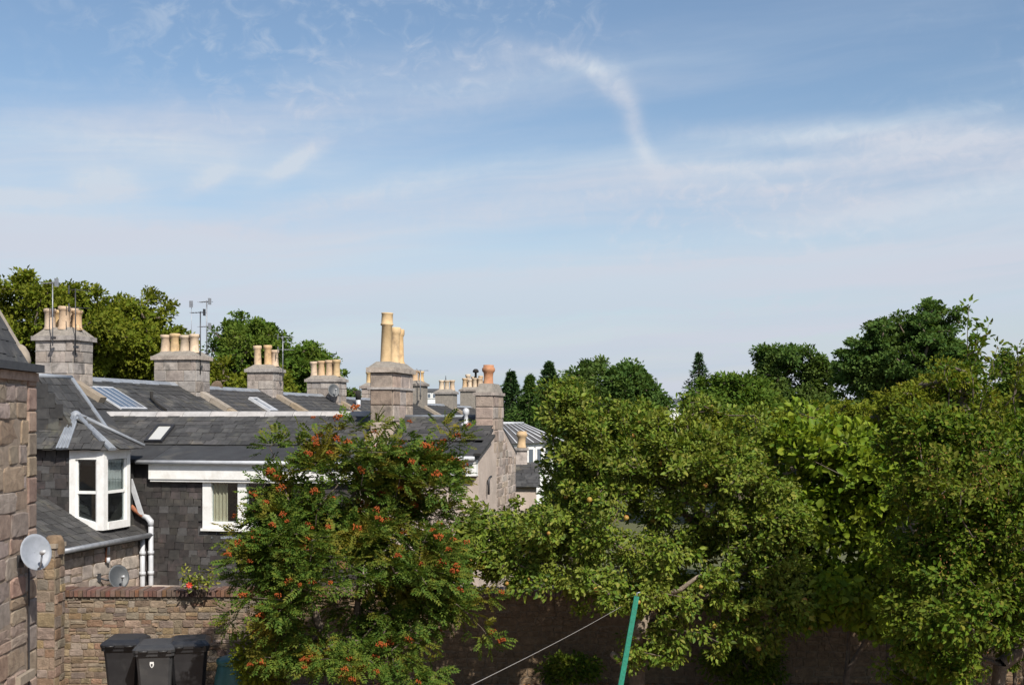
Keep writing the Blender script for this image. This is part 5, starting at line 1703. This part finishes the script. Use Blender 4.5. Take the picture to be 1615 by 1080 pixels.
def small_plants():
    rs = np.random.RandomState(77)
    # self-sown plant on the wall by the slate wall, with a red bloom
    D = 19.75
    b = P(312, 934, D); b.z = 1.50
    t = thing('wall_plant', 'yellow green self sown plant with a red bloom on the wall coping', 'plant', b)
    m = MB(); tips = []
    for k in range(7):
        q = Vector((rs.uniform(-.28, .30), rs.uniform(-.1, .1), rs.uniform(.12, .52)))
        m.tube([b, b + q * .5 + Vector((0, 0, .05)), b + q], [.008, .006, .003], 4); tips.append(b + q); tips.append(b + q * .6)
    m.build('stem', 'bark', t)
    tp = np.array([list(q) for q in tips]); n = len(tp) * 16; ci = np.repeat(np.arange(len(tp)), 16)
    d_ = unit(rs.normal(size=(n, 3)))
    v, q = leaf_geo(tp[ci] + d_ * rs.uniform(0, .09, (n, 1)), unit(d_ + [0, 0, .2]), unit(rs.normal(size=(n, 3)) * .6 + [0, -.3, 1]), rs.uniform(.05, .09, n), rs.uniform(.025, .045, n))
    o = bpy.data.objects.new('foliage', np_mesh('foliage', v, q, 'leaf_bright')); link(o, t); o['kind'] = 'stuff'
    c = P(299, 922, D - .1)
    m = MB()
    for k in range(7):
        a = k * .9
        m.add([c, c + Vector((math.cos(a - .4) * .04, -.02, math.sin(a - .4) * .04)), c + Vector((math.cos(a) * .06, -.01, math.sin(a) * .06)), c + Vector((math.cos(a + .4) * .04, -.02, math.sin(a + .4) * .04))], [(0, 1, 2, 3)])
    m.build('bloom', 'petal', t)
    # shrubs at the foot of the wall
    for (lab, px, py, D, rx, ry, mat, sd) in (('low dark shrub under the rowan beside the compost bin', 415, 1045, 16.9, 40, 50, 'leaf_olive', 301),
                                              ('low ivy clump at the wall foot left of the green pole', 900, 1055, 19.2, 50, 22, 'leaf_privet', 302),
                                              ('shaded leafy clump at the wall foot right of the green pole', 1180, 1040, 19.0, 70, 45, 'leaf_privet', 303),
                                              ('tall dark shrub against the wall behind the glossy right hand bush', 1500, 950, 18.2, 100, 85, 'leaf_privet', 304),
                                              ('dark shrub against the wall at the right edge', 1600, 960, 18.0, 80, 90, 'leaf_privet', 305),
                                              ('dark shrub on the wall line below the broad leaved bush', 1400, 930, 18.8, 50, 55, 'leaf_privet', 306)):
        lob = lobes_px(D, [(px, py, rx, ry, .35)])
        broad_tree('shrub', lab, 'shrub', Vector((xat(px, D), D, 0)), lob, mat, int(rx * ry / 45) + 20, 60, .06, .55, .15, .03, None, sd, .85, True, None, 'bark', .5, .5, .5, .2, -.4, .3, .004, zmin=.08)
    # fallen leaves
    n = 5200
    x = rs.uniform(-3.2, 8.5, n); y = rs.uniform(15.5, 19.95, n)
    p = np.stack([x, y, np.full(n, .012) + rs.uniform(0, .02, n)], 1)
    a = rs.uniform(0, 6.28, n)
    v, q = leaf_geo(p, np.stack([np.cos(a), np.sin(a), rs.uniform(-.1, .35, n)], 1), unit(rs.normal(size=(n, 3)) * .35 + [0, 0, 1]), rs.uniform(.05, .09, n), rs.uniform(.03, .05, n))
    o = bpy.data.objects.new('leaf_litter', np_mesh('leaf_litter', v, q, 'dead_leaf')); col.objects.link(o)
    tag(o, 'orange brown fallen leaves on the soil along the garden wall', 'leaf litter', None, 'stuff')
small_plants()
